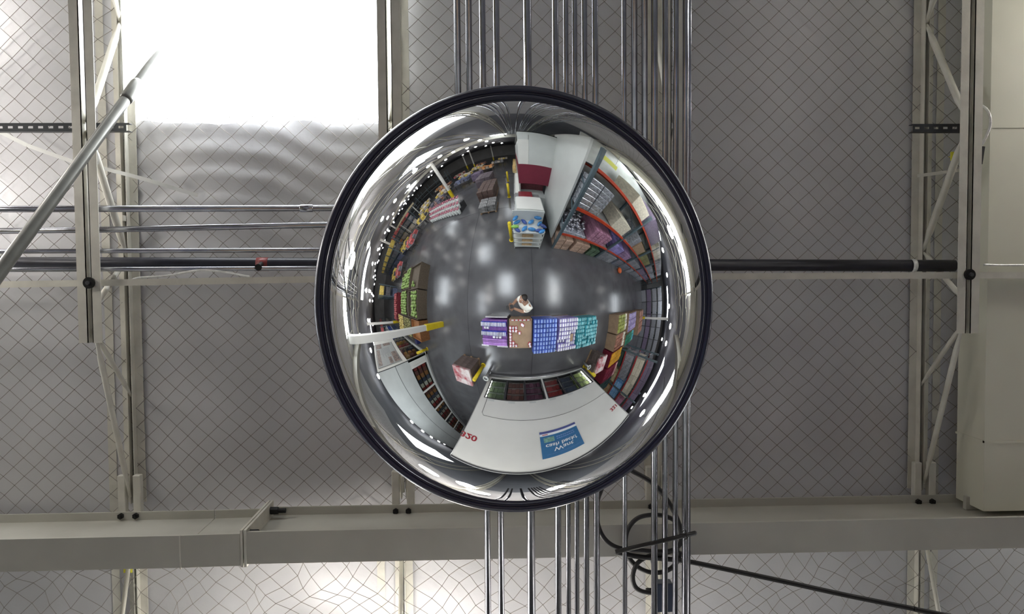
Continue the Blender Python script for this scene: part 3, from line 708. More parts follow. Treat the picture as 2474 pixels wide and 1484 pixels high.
def bulk(idx, m1, m2, lab, grp, zt, sz, gaps=lambda i, j: 0, sx=.093, sy=.125, ang=.05):
    x0, x1, y0, y1 = rows[idx]; nx = int((x1 - x0 - .01) / sx); ny = int((y1 - y0 - .01) / sy)
    nl = 2
    boxthing('bulk_carton', x0 + .01, x1 - .01, y0 + .01, y1 - .01, .125, zt - nl * sz, m1, 'full carton layer under the ' + nm[idx], 'carton')
    p = packmesh('shrink_pack', sx * .93, sy * .93, sz * .96, m1, m2, lab, 'pack', .7); f = cloner(p)
    for l in range(nl):
        for i in range(nx):
            for j in range(ny):
                g = gaps(i / nx, j / ny)
                if g > nl - 1 - l + 0.5 and g > 0 and l >= nl - g: continue
                f((x0 + sx * (i + .55) + random.uniform(-ang, ang) * .08, y0 + sy * (j + .55), zt - nl * sz + l * sz), rz=random.uniform(-ang, ang), group=grp + (', upper layer' if l else ', lower layer'), label=lab + (', upper layer, ' if l else ', lower layer, ') + ('person side' if j < ny / 3 else 'middle' if j < 2 * ny / 3 else 'freezer side'))
bulk(2, BLUEP, LBLUE, 'small blue pack in the middle of the row', 'blue packs stacked on the third pallet', .98, .11)
bulk(3, LAV, WHT, 'small lavender and white pack in the row', 'lavender packs stacked on the fourth pallet', .96, .11, lambda u, v: 1 if (u > .5 and .3 < v < .8) or (u < .35 and .55 < v < .75) else 0, ang=.09)
bulk(4, TEAL, LTEAL, 'small teal pack at the right end of the row', 'teal packs stacked on the fifth pallet', .96, .11, lambda u, v: 1 if (u < .3 and v < .45) or (.2 < u < .5 and .6 < v < .7) or random.random() < .14 else 0, ang=.2)
boxthing('cardboard_sheet', 1.72, 1.92, .98, 1.22, .87, .90, CARD, 'small brown cardboard piece among the lavender packs', 'sheet')
boxthing('price_rail', 1.35, 3.0, 1.54, 1.57, .62, .68, STEEL, 'grey price rail on the aisle side of the lavender and teal packs', 'rail')

# --- numbered walk-in freezer
def freezer_a():
    x0, x1, y0, y1, H = -1.27, 3.235, 3.0, 6.2, 4.42
    t = thing('walk_in_freezer', 'tall white walk-in freezer numbered 320 and 321 with a row of glass doors', 'freezer', (x0, y0, 0))
    W = x1 - x0; z0w, z1w = .30, 1.50
    wins = [(.13, 2.29), (2.36, W - .06)]
    def B(nm_, a, b_, c, d_, e, f_, m=WHITEP): q = MB(); q.box(a, b_, c, d_, e, f_); return q.make(nm_, m, t)
    B('front_panel', 0, W, 0, .06, z1w, H); B('left_stile', 0, .13, 0, .06, 0, z1w); B('middle_stile', 2.29, 2.36, -.01, .06, 0, z1w); B('right_stile', W - .06, W, 0, .06, 0, z1w)
    B('toe_panel', .13, W - .06, 0, .06, 0, z0w)
    B('side_panel', 0, .06, .06, y1 - y0, 0, H); B('side_panel', W - .06, W, .06, y1 - y0, 0, H); B('top_panel', 0, W, 0, y1 - y0, H, H + .05, WHITEB); B('back_panel', 0, W, y1 - y0 - .06, y1 - y0, 0, H)
    B('interior_back', .06, W - .06, .62, .64, 0, 1.7, DARKI); B('interior_top', .06, W - .06, .06, .64, 1.52, 1.54, DARKI)
    for k in range(3): B('wire_shelf', .10, W - .08, .12, .58, .32 + k * .36, .335 + k * .36, STEEL)
    q = MB(); q.tube([(-.02, -.06, .19), (W - .05, -.06, .19)], .045, 12); q.make('bumper_rail', STEEL, t, True)
    q = MB(); q.box(-.01, W, -.08, -.0, .10, .15); q.make('kick_rail', STEEL, t)
    # doors
    for (a, b_) in wins:
        n = 3; w_ = (b_ - a) / n
        for k in range(n):
            xa = a + k * w_
            q = MB(); q.box(xa + .004, xa + .035, -.02, .03, z0w, z1w); q.box(xa + w_ - .035, xa + w_ - .004, -.02, .03, z0w, z1w); q.box(xa + .035, xa + w_ - .035, -.02, .03, z0w, z0w + .035); q.box(xa + .035, xa + w_ - .035, -.02, .03, z1w - .035, z1w)
            d_ = q.make('glass_door', GASK, t)
            q = MB(); q.box(xa + .035, xa + w_ - .035, -.002, .004, z0w + .035, z1w - .035); q.make('door_glass', GLASS, d_)
            q = MB(); q.tube([(xa + w_ - .05, -.05, z0w + .35), (xa + w_ - .05, -.05, z0w + .8)], .01, 8); q.make('door_handle', STEEL, d_)
    for k in range(6):   # price labels above the doors
        xx = .30 + k * .70; q = MB(); q.box(xx, xx + .22, -.006, 0, z1w + .03, z1w + .11); q.make('price_label', WHITEB, t)
    q = MB(); z = 2.32; P = [(.26, -.004, 1.5), (.26, -.004, 2.2), (.33, -.004, 2.30), (W, -.004, 2.42)]
    for i in range(3): q.bar(P[i], P[i + 1], .008, .014, (0, 1, 0))
    q.make('panel_groove', GASK, t)
    q = MB(); q.box(-.012, .0, -.012, .04, 0, H); q.make('corner_trim', STEEL, t); q = MB(); q.box(W, W + .02, -.012, .04, 0, H); q.make('corner_trim', STEEL, t)
    q = MB(); q.box(0, W, -.02, 0, H - .05, H + .02); q.make('top_trim', GASK, t)
    R = Matrix.Rotation(math.pi / 2, 4, 'X')
    text_mesh('number_lettering', '320', .30, REDTXT, t, Matrix.Translation((.17, -.008, 3.29)) @ R, bold=.006)
    text_mesh('number_lettering', '321', .30, REDTXT, t, Matrix.Translation((3.03 + 1.27, -.008, 3.39)) @ R @ Matrix.Scale(.82, 4), bold=.004)
    # frozen goods behind the doors
    cols = [cm('frozen_green', (.10, .14, .07)), cm('frozen_brown', (.20, .08, .07)), cm('frozen_plum', (.16, .06, .10)), cm('frozen_red', (.38, .05, .05)), cm('frozen_slate', (.08, .09, .14)), cm('frozen_lime', (.35, .42, .16))]
    for c in range(6):
        b = MB(); b.bbox(-.075, .075, -.10, .10, 0, .26, .005); pr = tag(b.make('frozen_carton', cols[c]), 'frozen food carton behind the glass doors of the numbered freezer', 'carton'); f = cloner(pr)
        base = (.13 + c * .72) if c < 3 else (2.36 + (c - 3) * .69)
        for l in range(3):
            for k in range(4): f((x0 + base + .13 + k * .155, y0 + .24 + random.uniform(0, .06), .336 + l * .36), rz=random.uniform(-.06, .06), group='frozen cartons behind the numbered freezer doors')
    # lit mullions inside the case
    lm = mat('freezer_strip_light', (1, .97, .85), .5, emit=12, var=0)
    for xx in (.16, 4.40):
        q = MB()
        for k in range(6): q.box(xx - .012, xx + .012, .07, .09, .38 + k * .18, .48 + k * .18)
        q.make('strip_light', lm, t)
freezer_a()
t = thing('cash_back_banner', 'blue banner reading Want cash back? on the white freezer wall', 'sign', (1.11, 2.985, 2.86))
b = MB(); b.bbox(-.50, .50, -.006, .006, .17, 1.04, .001); b.make('blue_panel', BLUES, t)
b = MB(); b.bbox(-.50, .50, -.006, .006, .085, .17, .001); b.make('white_strip', WHTXT, t)
b = MB(); b.bbox(-.50, .50, -.006, .006, 0, .085, .001); b.make('purple_strip', PURPS, t)
R = Matrix.Rotation(math.pi / 2, 4, 'X')
text_mesh('lettering', 'Want', .21, WHTXT, t, Matrix.Translation((0.02, -.012, .74)) @ R, bold=.002)
text_mesh('lettering', 'cash back?', .19, WHTXT, t, Matrix.Translation((0.0, -.012, .56)) @ R, bold=.002)
b = MB(); b.box(-.42, -.16, -.010, -.006, .24, .42); b.make('card_picture', mat('card_green', (.20, .38, .33), .4, var=.25, scale=12), t)
b = MB()
for k in range(2):
    for j in range(9): b.box(-.10 + j * .055, -.10 + j * .055 + .038, -.010, -.006, .27 + k * .08, .30 + k * .08)
b.make('small_print', LBLUE, t)
b = MB(); b.box(-.44, -.30, -.010, -.006, .115, .14); b.make('small_print', REDTXT, t)
b = MB(); b.box(-.40, .42, -.010, -.006, .90, .905); b.box(-.40, .42, -.010, -.006, .47, .474); b.make('rule_line', LBLUE, t)

# --- second freezer at the left with a menu board
def freezer_b():
    x0, x1, y0, y1, H = -12.6, -6.15, 3.0, 19.0, 5.20
    t = thing('walk_in_freezer', 'long white walk-in freezer at the left with a picture board on its end', 'freezer', (x1, y0, 0))
    W = x1 - x0; D = y1 - y0
    def B(nm_, a, b_, c, d_, e, f_, m=WHITEB): q = MB(); q.box(a, b_, c, d_, e, f_); return q.make(nm_, m, t)
    B('side_panel', -.06, 0, 0, D, 1.95, H); B('toe_panel', -.06, 0, 0, D, 0, .35); B('end_panel', -W, -.06, 0, .06, 2.05, H, WHITEP); B('end_toe', -W, -.06, 0, .06, 0, .3, WHITEP)
    B('corner_post', -.14, 0, -.0, .14, 0, 2.05); B('corner_post', -W, -W + .14, 0, .14, 0, 2.05); B('top_panel', -W, 0, 0, D, H, H + .04)
    B('interior_back', -.60, -.58, .14, D, 0, 2.0, DARKI); B('interior_back', -W + .14, -.6, .55, .57, 0, 2.1, DARKI)
    B('panel_groove', 0, .006, 0, D, 3.3, 3.34, GASK); B('corner_seam', 0, .008, -.008, .03, 0, H, GASK)
    q = MB(); q.tube([(.05, -.05, .2), (.05, D, .2)], .04, 10); q.make('bumper_rail', STEEL, t, True)
    q = MB(); q.tube([(-W, -.05, .2), (.05, -.05, .2)], .04, 10); q.make('bumper_rail', STEEL, t, True)
    ys = [.5 + k * 1.9 for k in range(9)]
    for i, y in enumerate(ys[:-1]):
        q = MB(); q.box(-.03, .02, y - .07, y + .07, .35, 1.95); q.make('door_stile', WHITEP, t)
        q = MB(); q.box(-.012, -.004, y + .07, y + 1.83, .38, 1.93); q.make('door_glass', GLASS, t)
    B('door_stile', -.06, .0, 0.0, .45, .35, 1.95, WHITEP)
    xs = [-W + .14, -4.3, -2.2, -.14]
    for i in range(3):
        q = MB(); q.box(xs[i], xs[i] + .06, -.02, .03, .3, 2.05); q.make('door_stile', STEEL, t)
        q = MB(); q.box(xs[i] + .06, xs[i + 1], -.004, .004, .3, 2.05); q.make('door_glass', GLASS, t)
    cols = [cm('frozen_red', (.38, .05, .05)), cm('frozen_brown', (.20, .08, .07)), cm('frozen_orange', (.45, .20, .07)), cm('frozen_slate', (.08, .09, .14)), cm('frozen_cream', (.6, .58, .5))]
    for c in range(5):
        b = MB(); b.bbox(-.12, .12, -.16, .16, 0, .34, .006); pr = tag(b.make('frozen_carton', cols[c]), 'frozen food carton behind the glass of the left freezer', 'carton'); f = cloner(pr)
        for l in range(3):
            for k in range(9):
                yy = .75 + ((k * 5 + c) * .34)
                if yy < D - .2: f((x1 - .35, y0 + yy, .4 + l * .5), group='frozen cartons behind the left freezer glass')
        for l in range(3):
            for k in range(2): f((x1 - .5 - (k * 5 + c) * .55, y0 + .3, .4 + l * .5), rz=math.pi / 2, group='frozen cartons behind the left freezer glass')
    bt = thing('picture_board', 'large grey picture board with rows of text on the end of the left freezer', 'sign', (-8.3, 2.98, 2.5))
    q = MB(); q.bbox(-1.95, 1.85, -.02, .01, 0, 2.5, .004); q.make('board_panel', mat('board_grey', (.42, .44, .44), .5, var=.05), bt)
    for (a, b_, c, d_, m) in ((-1.9, -.9, 1.6, 2.4, 'b1'), (-1.9, -1.3, .3, 1.3, 'b2'), (.2, 1.8, .05, .6, 'b3'), (-.7, 1.7, 1.95, 2.4, 'b4'), (.9, 1.8, .75, 1.1, 'b5')):
        q = MB(); q.box(a, b_, -.026, -.02, c, d_); q.make('board_picture', mat('board_' + m, (.14, .12, .12), .5, var=.6, scale=5, col2=(.36, .28, .24)), bt)
    q = MB()
    for k in range(12): q.box(-.9, .8 - .25 * (k % 3), -.024, -.02, .65 + k * .1, .68 + k * .1)
    q.make('text_line', mat('board_text', (.22, .23, .24), .5, var=0), bt)
    q = MB(); q.box(-2.0, 1.9, -.03, -.02, -.03, .0); q.box(-2.0, 1.9, -.03, -.02, 2.5, 2.53); q.make('board_edge', GASK, bt)
freezer_b()

# --- columns, bollards, posts
def column(x, y, w_, label, sl=1.25, H=6.24):
    t = thing('steel_column', label, 'column', (x, y, 0))
    b = MB(); b.bbox(-w_, w_, -w_, w_, 0, H, .01); b.make('shaft', WHITEP, t)
    e = w_ + .02; b = MB(); b.bbox(-e, e, -e, e, 0, sl, .015); b.make('yellow_guard', YELLOW, t)
    b = MB(); b.bbox(-e - .04, e + .04, -e - .04, e + .04, H - .03, H, .004); b.make('cap_plate', WHITEP, t)
column(-3.83, .97, .10, 'white steel column with a yellow guard near the left freezer')
column(14, 1.75, .10, 'white steel column with a yellow guard beyond the bulk bins')
column(-13, 1.9, .10, 'white steel column with a yellow guard beyond the produce')
column(-5.9, -8.8, .10, 'white steel column with a yellow guard beside the flower stand')
column(-11.5, -29, .15, 'far white steel column over the tills'); column(-8, -24, .10, 'white column beyond the tills, left of the aisle'); column(-5, -30, .12, 'farthest white column along the aisle')
column(-16, -6.5, .1, 'white steel column among the far left displays'); column(-22, -12, .1, 'white steel column in the far left corner')
def bollard(x, y, h, r, label, lean=(0, 0)):
    t = thing('bollard', label, 'bollard', (x, y, 0))
    b = MB(); b.tube([(0, 0, 0), (lean[0], lean[1], h)], r, 18); b.make('post', YELLOW, t, True)
    b = MB(); b.ico((lean[0], lean[1], h), r, sz=.6, nu=18, nv=8); b.make('domed_cap', YELLOW, t, True)
    b = MB(); b.tube([(0, 0, 0), (0, 0, .015)], r + .04, 18); b.make('base_plate', YELLOW, t)
bollard(-.22, -2.45, 1.1, .065, 'yellow bollard beside the blue snack stand'); bollard(-.42, -5.9, 1.1, .07, 'second yellow bollard along the back aisle'); bollard(-.62, -9.0, 1.1, .07, 'third yellow bollard along the back aisle')
bollard(-1.56, 2.55, 1.15, .07, 'yellow bollard beside the red and white carton stack'); bollard(-6.0, 2.75, 1.05, .08, 'yellow bollard at the corner of the left freezer'); bollard(3.62, 3.1, 1.1, .075, 'yellow bollard at the right corner of the numbered freezer')
def guard(x, y, z, label):
    t = thing('corner_guard_post', label, 'post', (x, y, 0))
    b = MB(); b.tube([(0, 0, 0), (0, 0, z)], .055, 16); b.make('post', STEEL, t, True)
    b = MB(); b.lathe([(.07, z), (.125, z), (.13, z + .02), (.125, z + .04), (.07, z + .04)], (0, 0, 0), n=28, close=True); b.make('ring_collar', WHITEB, t, True)
guard(-1.28, 2.78, .62, 'grey post with a ring collar at the left corner of the numbered freezer'); guard(3.42, 2.80, .62, 'grey post with a ring collar at the right corner of the numbered freezer'); guard(4.05, 3.35, .62, 'second ring collared post right of the numbered freezer')
# red and white carton stacks
def cartstack(xc, yc, w_, d_, h, rz, lab, top=CARD):
    b = MB(); b.bbox(-w_ / 6, w_ / 6, -d_ / 4, d_ / 4, 0, h / 3, .005); pr = tag(b.make('printed_carton', cm('dark_brown_carton', (.10, .075, .065), .5, col2=(.16, .12, .11), scale=5)), 'dark brown carton ' + lab, 'carton'); f = cloner(pr)
    for l in range(3):
        for i in range(3):
            for j in range(2):
                c, s = math.cos(rz), math.sin(rz); lx = (i - 1) * w_ / 3 * 1.01; ly = (j - .5) * d_ / 2 * 1.01
                f((xc + lx * c - ly * s, yc + lx * s + ly * c, .13 + l * h / 3), rz=rz, group='cartons ' + lab)
    t = pallet(xc - w_ / 2, xc + w_ / 2, yc - d_ / 2, yc + d_ / 2, 'wooden pallet under the cartons ' + lab); t.rotation_euler = (0, 0, rz)
    o = boxthing('flat_carton', xc - w_ * .49, xc + w_ * .49, yc - d_ * .48, yc + d_ * .48, .135 + h, .24 + h, cm('red_white_carton', (.38, .04, .06), .45, col2=(.72, .66, .64), scale=4, orand=0), 'red and white carton top ' + lab, 'carton')
cartstack(-2.14, 2.60, .84, .80, .85, 0.05, 'stacked beside the left yellow bollard')
cartstack(4.05, 2.75, .75, .85, .75, .35, 'stacked beside the right yellow bollard')

# --- snack stand
t = thing('snack_stand', 'white wire shelf stand with three tiers at the end of the tall rack', 'stand', (-.10, -2.05, 0))
for z in (.12, .40, .68, .98):
    b = MB(); b.box(0, 1.08, -.42 if z < .9 else -.6, .0, z, z + .02); b.box(0, 1.08, -.01, .01, z, z + .07); b.make('shelf', WHITEB, t)
for x in (0, 1.06):
    b = MB(); b.bbox(x, x + .03, -.6, -.57, 0, 1.45, .003); b.bbox(x, x + .03, -.02, .01, 0, 1.15, .003); b.make('side_frame', WHITEB, t)
b = MB(); b.box(0, 1.08, -.62, -.59, 0, 1.5); b.make('back_panel', WHITEB, t)
SB = cm('snack_blue', (.05, .24, .55), .25); SD = cm('snack_navy', (.04, .08, .28), .3); SG = cm('snack_green', (.25, .50, .10), .3); TAN = cm('tan_carton', (.50, .36, .20), .6)
def bagmesh(m, lab):
    b = MB(); b.ico((0, 0, .07), .12, sx=1.1, sy=.55, sz=.55, nu=12, nv=8); b.box(-.13, -.11, -.03, .03, .05, .09); b.box(.11, .13, -.03, .03, .05, .09)
    return tag(b.make('snack_bag', m, None, True), lab, 'bag')
f1 = cloner(bagmesh(SB, 'bright blue snack bag on the white stand')); f2 = cloner(bagmesh(SD, 'navy snack bag on the white stand'))
for k, (x, y, z) in enumerate([(.05, -2.15, 1.0), (.30, -2.2, 1.0), (.55, -2.18, 1.0), (.80, -2.15, 1.0), (.05, -2.45, 1.05), (.85, -2.42, 1.05), (.95, -2.3, 1.08), (.0, -2.5, 1.2), (.78, -2.55, 1.2), (.3, -2.5, 1.02), (.55, -2.5, 1.02), (.9, -2.12, 1.0)]):
    (f1 if k % 3 else f2)((x, y, z), rz=random.uniform(-1, 1), group='blue snack bags heaped on the stand' if k % 3 else 'navy snack bags heaped on the stand')
tag(bagmesh(SG, 'single green snack bag at the left end of the blue bags'), 'single green snack bag at the left end of the blue bags', 'bag').location = (-.02, -2.22, 1.08)
for l, z in enumerate((.14, .42, .70)): boxthing('tan_carton', .22, .62, -2.40, -2.07, z, z + .16, TAN, ('lowest', 'middle', 'top')[l] + ' tan carton inside the white snack stand', 'carton')

# --- cold room with red band behind
t = thing('cold_room', 'white cold room block with a dark red band beside the back aisle', 'cold room', (.2, -4.5, 0))
def B(nm_, a, b_, c, d_, e, f_, m): q = MB(); q.box(a, b_, c, d_, e, f_); return q.make(nm_, m, t)
B('front_panel', 0, 1.35, -.08, 0, 2.85, 4.95, WHITEB); B('red_band', -.01, 1.35, -.1, .03, 1.75, 2.85, MAROON); B('side_panel', 0, .06, -14, -.08, 1.1, 4.3, WHITEB); B('red_band', -.012, 0, -14, -.08, 1.75, 2.85, MAROON)
B('recess_back', .0, 1.3, -.9, -.86, .9, 1.75, cm('recess_red', (.16, .04, .05))); B('counter', -.1, 1.3, -.9, .0, 0, .92, WHITEB); B('side_counter', -.2, .0, -14, -.1, 0, 1.1, WHITEP)
B('fin_wall', 1.28, 1.34, -.3, 2.05, .3, 5.2, WHITEB); B('roof_panel', 0, 1.4, -14, 0, 4.9, 4.95, WHITEB); B('panel_seam', .35, .36, .0, .005, 2.85, 4.7, GASK); B('end_block', -.0, .36, 0, .02, 2.86, 4.35, WHITEP)
B('steel_rail', -.26, -.22, -6, 1.7, .9, .96, STEEL); B('rail_post', -.26, -.22, 1.66, 1.70, 0, .96, STEEL); B('rail_post', -.26, -.22, -2.2, -2.16, 0, .96, STEEL)
t = thing('chest_cooler', 'white chest cooler behind the blue snack bags', 'cooler', (.55, -3.2, 0))
b = MB(); b.bbox(-.55, .50, -.5, .45, 0, 1.42, .03); b.make('cooler_body', WHITEB, t); b = MB(); b.bbox(-.5, .45, -.45, .40, 1.42, 1.46, .01); b.make('cooler_lid', WHITEP, t)
b = MB(); b.box(-.12, .02, .455, .46, 1.25, 1.29); b.make('cooler_badge', GASK, t)
t = thing('meat_case', 'grey glass service case behind the chest cooler', 'case', (.55, -4.0, 0))
b = MB(); b.bbox(-.6, .55, -.42, .28, 0, 1.15, .01); b.make('case_body', mat('case_grey', (.28, .28, .28), .5, var=.1), t); b = MB(); b.bbox(-.4, .2, -.40, .25, 1.15, 1.3, .01); b.make('red_goods_tray', cm('tray_maroon', (.22, .03, .04)), t)

# --- pallet racks
def rack(x0, n, bay, y0, dep, H, zs, beamm, label, axis='x', flip=1):
    t = thing('pallet_rack', label, 'rack', (x0, y0, 0), 0 if axis == 'x' else math.pi / 2 * flip)
    L = n * bay
    for k in range(n + 1):
        for yy in (-.09, -dep):
            b = MB(); b.bbox(k * bay - .045, k * bay + .045, yy, yy + .08, 0, H, .004); b.make('upright', UPRT, t)
        b = MB(); z = .3
        while z < H - 1: b.bar((k * bay, -.06, z), (k * bay, -dep + .04, z + .9), .03, .03, (1, 0, 0)); z += .95
        b.make('upright_brace', UPRT, t)
    for z in zs:
        for k in range(n):
            for yy in (-.06, -dep + .0):
                b = MB(); b.bbox(k * bay + .045, (k + 1) * bay - .045, yy, yy + .05, z - .06, z + .06, .004); b.make('shelf_beam', beamm, t)
    b = MB()
    for z in zs: 
        for k in range(n): b.box(k * bay + .05, (k + 1) * bay - .05, -dep + .05, -.06, z + .045, z + .055)
    b.make('wire_deck', mat('deck_grey', (.20, .20, .20), .6, var=.1), t)
    return t
rack(1.60, 7, 2.75, -2.10, 1.15, 4.9, (1.10, 2.40, 3.95), ORANGE, 'tall pallet rack with orange red beams along the back aisle')
rack(7.3, 5, 2.75, 3.0, 1.15, 4.9, (1.10, 2.40, 3.70), REDBEAM, 'tall pallet rack with dark red beams behind the bulk bins', 'y', 1)
rack(17.2, 3, 2.75, -1.2, 1.15, 4.9, (1.1, 2.4, 3.7), UPRT, 'far dark pallet rack at the right end of the aisle', 'y', 1)
rack(17.2, 3, 2.75, -6.5, 1.15, 4.9, (1.1, 2.4, 3.7), REDBEAM, 'far pallet rack with red beams in the right corner', 'x')
for k, (xx, yy, n) in enumerate([(-25, -9.5, 4), (-27, -5.0, 5), (-28, -0.5, 5), (-31, 4.5, 4), (-30, -14, 5), (-26, -20, 5)]):
    rack(xx, n, 2.75, yy, 1.15, 3.8, (1.3, 2.6), UPRT, ['third', 'fourth', 'fifth', 'nearest the freezer', 'second', 'farthest'][k] + ' dark shelving rack of the far left rows')
CL = {}
def goods(x0, x1, y0, y1, z0, z1, m, label, cat='carton', group=None, name='stacked_carton'):
    return boxthing(name, x0, x1, y0, y1, z0, z1, m, label, cat, group, .01)
PINK = cm('pink_pack', (.45, .22, .32), .3); SILV = mat('silver_pack', (.55, .58, .64), .28, .6, var=.35, scale=14); GREY = cm('grey_pack', (.28, .29, .32), .35); GRN = cm('green_pack', (.10, .17, .10), .4)
CREAM = cm('cream_pack', (.60, .56, .45), .45); OLIVE = cm('olive_pack', (.25, .25, .10), .4); PLUM = cm('plum_pack', (.20, .16, .24), .5); TANB = cm('tan_box', (.52, .36, .27), .55)
y0r = -3.1; y1r = -2.12
def grid(x0, x1, z0, z1, nx, nz, m, label, grp, ny=1, cat='carton', name='stacked_carton', gap=.012, y0=y0r, y1=y1r, jit=0):
    sx = (x1 - x0) / nx; sz = (z1 - z0) / nz; sy = (y1 - y0) / ny
    b = MB(); b.bbox(-sx / 2 + gap, sx / 2 - gap, -sy / 2 + gap / 2, sy / 2 - gap / 2, 0, sz - gap, min(.01, gap)); pr = tag(b.make(name, m), label, cat); f = cloner(pr)
    for i in range(nx):
        for k in range(nz):
            for j in range(ny): f((x0 + sx * (i + .5), y0 + sy * (j + .5) + (random.uniform(-jit, jit)), z0 + sz * k), rz=random.uniform(-.02, .02), group=grp)
# ground level
grid(1.60, 2.35, .0, .78, 2, 3, TANB, 'tan cardboard box at floor level under the orange beam, left bin', 'tan boxes in the first floor bin')
grid(2.50, 3.35, .0, .80, 2, 3, TANB, 'tan cardboard box at floor level under the orange beam, second bin', 'tan boxes in the second floor bin')
grid(3.50, 4.15, .0, .7, 2, 2, GRN, 'dark green carton at floor level in the tall rack', 'dark green cartons in the tall rack')
grid(4.4, 5.9, .0, .85, 3, 2, GREY, 'grey carton at floor level in the tall rack', 'grey cartons in the tall rack')
grid(6.2, 8.6, .0, .85, 4, 2, cm('slate_pack', (.20, .22, .27)), 'slate carton at floor level far along the tall rack', 'slate cartons in the tall rack')
grid(9, 15, .0, .85, 8, 2, GREY, 'pale grey carton far along the tall rack', 'far grey cartons in the tall rack')
o = MB(); o.ico((0, 0, .2), .2, nu=14, nv=10); tag(o.make('orange_ball', mat('orange_plastic', (.8, .16, .04), .4, var=.05), None, True, (7.15, -1.85, 0)), 'round orange container on the floor beside the tall rack', 'container')
# first beam level
boxthing('foil_tray_base', 1.62, 2.65, -3.05, -2.12, 1.165, 1.30, SILV, 'shallow tray under the loose silver cans', 'tray')
b = MB(); b.tube([(0, 0, 0), (0, 0, .12)], .045, 10); f = cloner(tag(b.make('silver_can', mat('can_silver', (.6, .6, .66), .25, .7, var=.3, scale=20), None, True), 'silver can on the tray above the first orange beam', 'can'))
for k in range(110): f((random.uniform(1.68, 2.6), random.uniform(-3.0, -2.18), 1.30 + .13 * (k % 3)), rz=random.uniform(0, 3), group='silver cans heaped on the first beam level')
grid(2.8, 3.9, 1.165, 1.95, 5, 5, PINK, 'pink pack on the first beam level of the tall rack', 'pink packs in the tall rack', ny=2, name='pink_pack', cat='pack')
grid(4.4, 5.4, 1.165, 1.85, 3, 3, LAV, 'lavender carton on the first beam level', 'lavender cartons in the tall rack', ny=2)
grid(5.5, 6.7, 1.165, 1.85, 4, 3, cm('mauve_pack', (.34, .22, .38)), 'mauve carton on the first beam level', 'mauve cartons in the tall rack')
grid(7.2, 9.5, 1.165, 1.9, 5, 2, GREY, 'grey carton on the first beam level', 'grey cartons on the first beam level')
grid(10, 16, 1.165, 1.9, 8, 2, PLUM, 'dark carton far along the first beam level', 'far dark cartons on the first beam level')
# second beam level
grid(1.60, 2.45, 2.47, 3.62, 2, 6, SILV, 'silver shrink wrapped case on the second beam level', 'silver cases in the tall rack', ny=3, name='silver_case', cat='case')
grid(3.2, 4.1, 2.47, 3.2, 1, 1, CREAM, 'pale carton standing on the second beam level', 'pale cartons on the second beam level')
goods(5.6, 6.7, y0r, y1r, 2.47, 3.3, CARD, 'large brown cardboard box on the second beam level'); goods(5.0, 5.4, y0r, y1r, 2.47, 3.4, SILV, 'narrow silver wrapped stack on the second beam level')
grid(7.2, 9.4, 2.47, 3.3, 3, 2, OLIVE, 'olive carton on the second beam level', 'olive cartons on the second beam level')
grid(10, 16, 2.47, 3.4, 6, 2, GREY, 'grey carton far along the second beam level', 'far grey cartons on the second beam level')
# top level
goods(3.1, 4.1, y0r, y1r, 4.02, 4.75, CREAM, 'pale wrapped load on the top beam level, leftmost'); goods(4.5, 6.4, y0r, y1r, 4.02, 5.2, PLUM, 'large plum grey wrapped load on the top beam level')
grid(6.9, 9.0, 4.02, 5.0, 3, 2, CREAM, 'cream carton on the top beam level', 'cream cartons on the top beam level'); grid(9.5, 15, 4.02, 5.0, 6, 2, GREY, 'grey carton on the top beam level', 'grey cartons on the top beam level')
t = thing('yellow_sign', 'small yellow sign above the cans at the left end of the tall rack', 'sign', (2.05, -2.45, 4.55)); b = MB(); b.bbox(-.28, .28, -.01, .01, 0, .22, .002); b.make('sign_plate', mat('lime_yellow', (.75, .78, .10), .5, var=.04), t); b = MB(); b.tube([(-.2, 0, .2), (-.2, 0, 1.6)], .004, 6); b.tube([(.2, 0, .2), (.2, 0, 1.6)], .004, 6); b.make('sign_wire', STEEL, t)
b = MB(); b.box(1.7, 26, -3.42, -3.34, 0, 5.8); struct(b.make('wall_partition', mat('partition_grey', (.40, .42, .40), .6, var=.12, scale=2)), 'pale partition wall behind the tall rack', 'wall')

# --- bulk bins on the right
def bin_(x0, x1, y0, y1, z, m, mtop, lab, nx=4, ny=5, wall_=CARD, cols=None):
    t = thing('bulk_bin', 'low bin holding ' + lab, 'bin', ((x0 + x1) / 2, (y0 + y1) / 2, 0)); hx = (x1 - x0) / 2; hy = (y1 - y0) / 2
    for (a, b_, c, d_) in ((-hx, hx, -hy, -hy + .02), (-hx, hx, hy - .02, hy), (-hx, -hx + .02, -hy + .02, hy - .02), (hx - .02, hx, -hy + .02, hy - .02)):
        q = MB(); q.box(a, b_, c, d_, 0, z); q.make('bin_wall', wall_, t)
    q = MB(); q.box(-hx + .02, hx - .02, -hy + .02, hy - .02, 0, z - .22); q.make('bin_base', wall_, t)
    sx = (2 * hx - .05) / nx; sy = (2 * hy - .05) / ny
    for mi_, mm_ in enumerate((m, mtop)):
        q = MB(); q.bbox(-sx * .46, sx * .46, -sy * .46, sy * .46, 0, .22, .01); f = cloner(tag(q.make('produce_bag', mm_), lab + ' bag', 'bag'))
        for i in range(nx):
            for j in range(ny):
                if ((i >= nx - 1) == bool(mi_)): f((x0 + .025 + sx * (i + .5), y0 + .025 + sy * (j + .5), z - .215 + random.uniform(0, .06)), rz=random.uniform(-.12, .12), label=('pale ' if mi_ else '') + lab + ' in the row of bulk bins', group=lab + (' pale' if mi_ else ''))
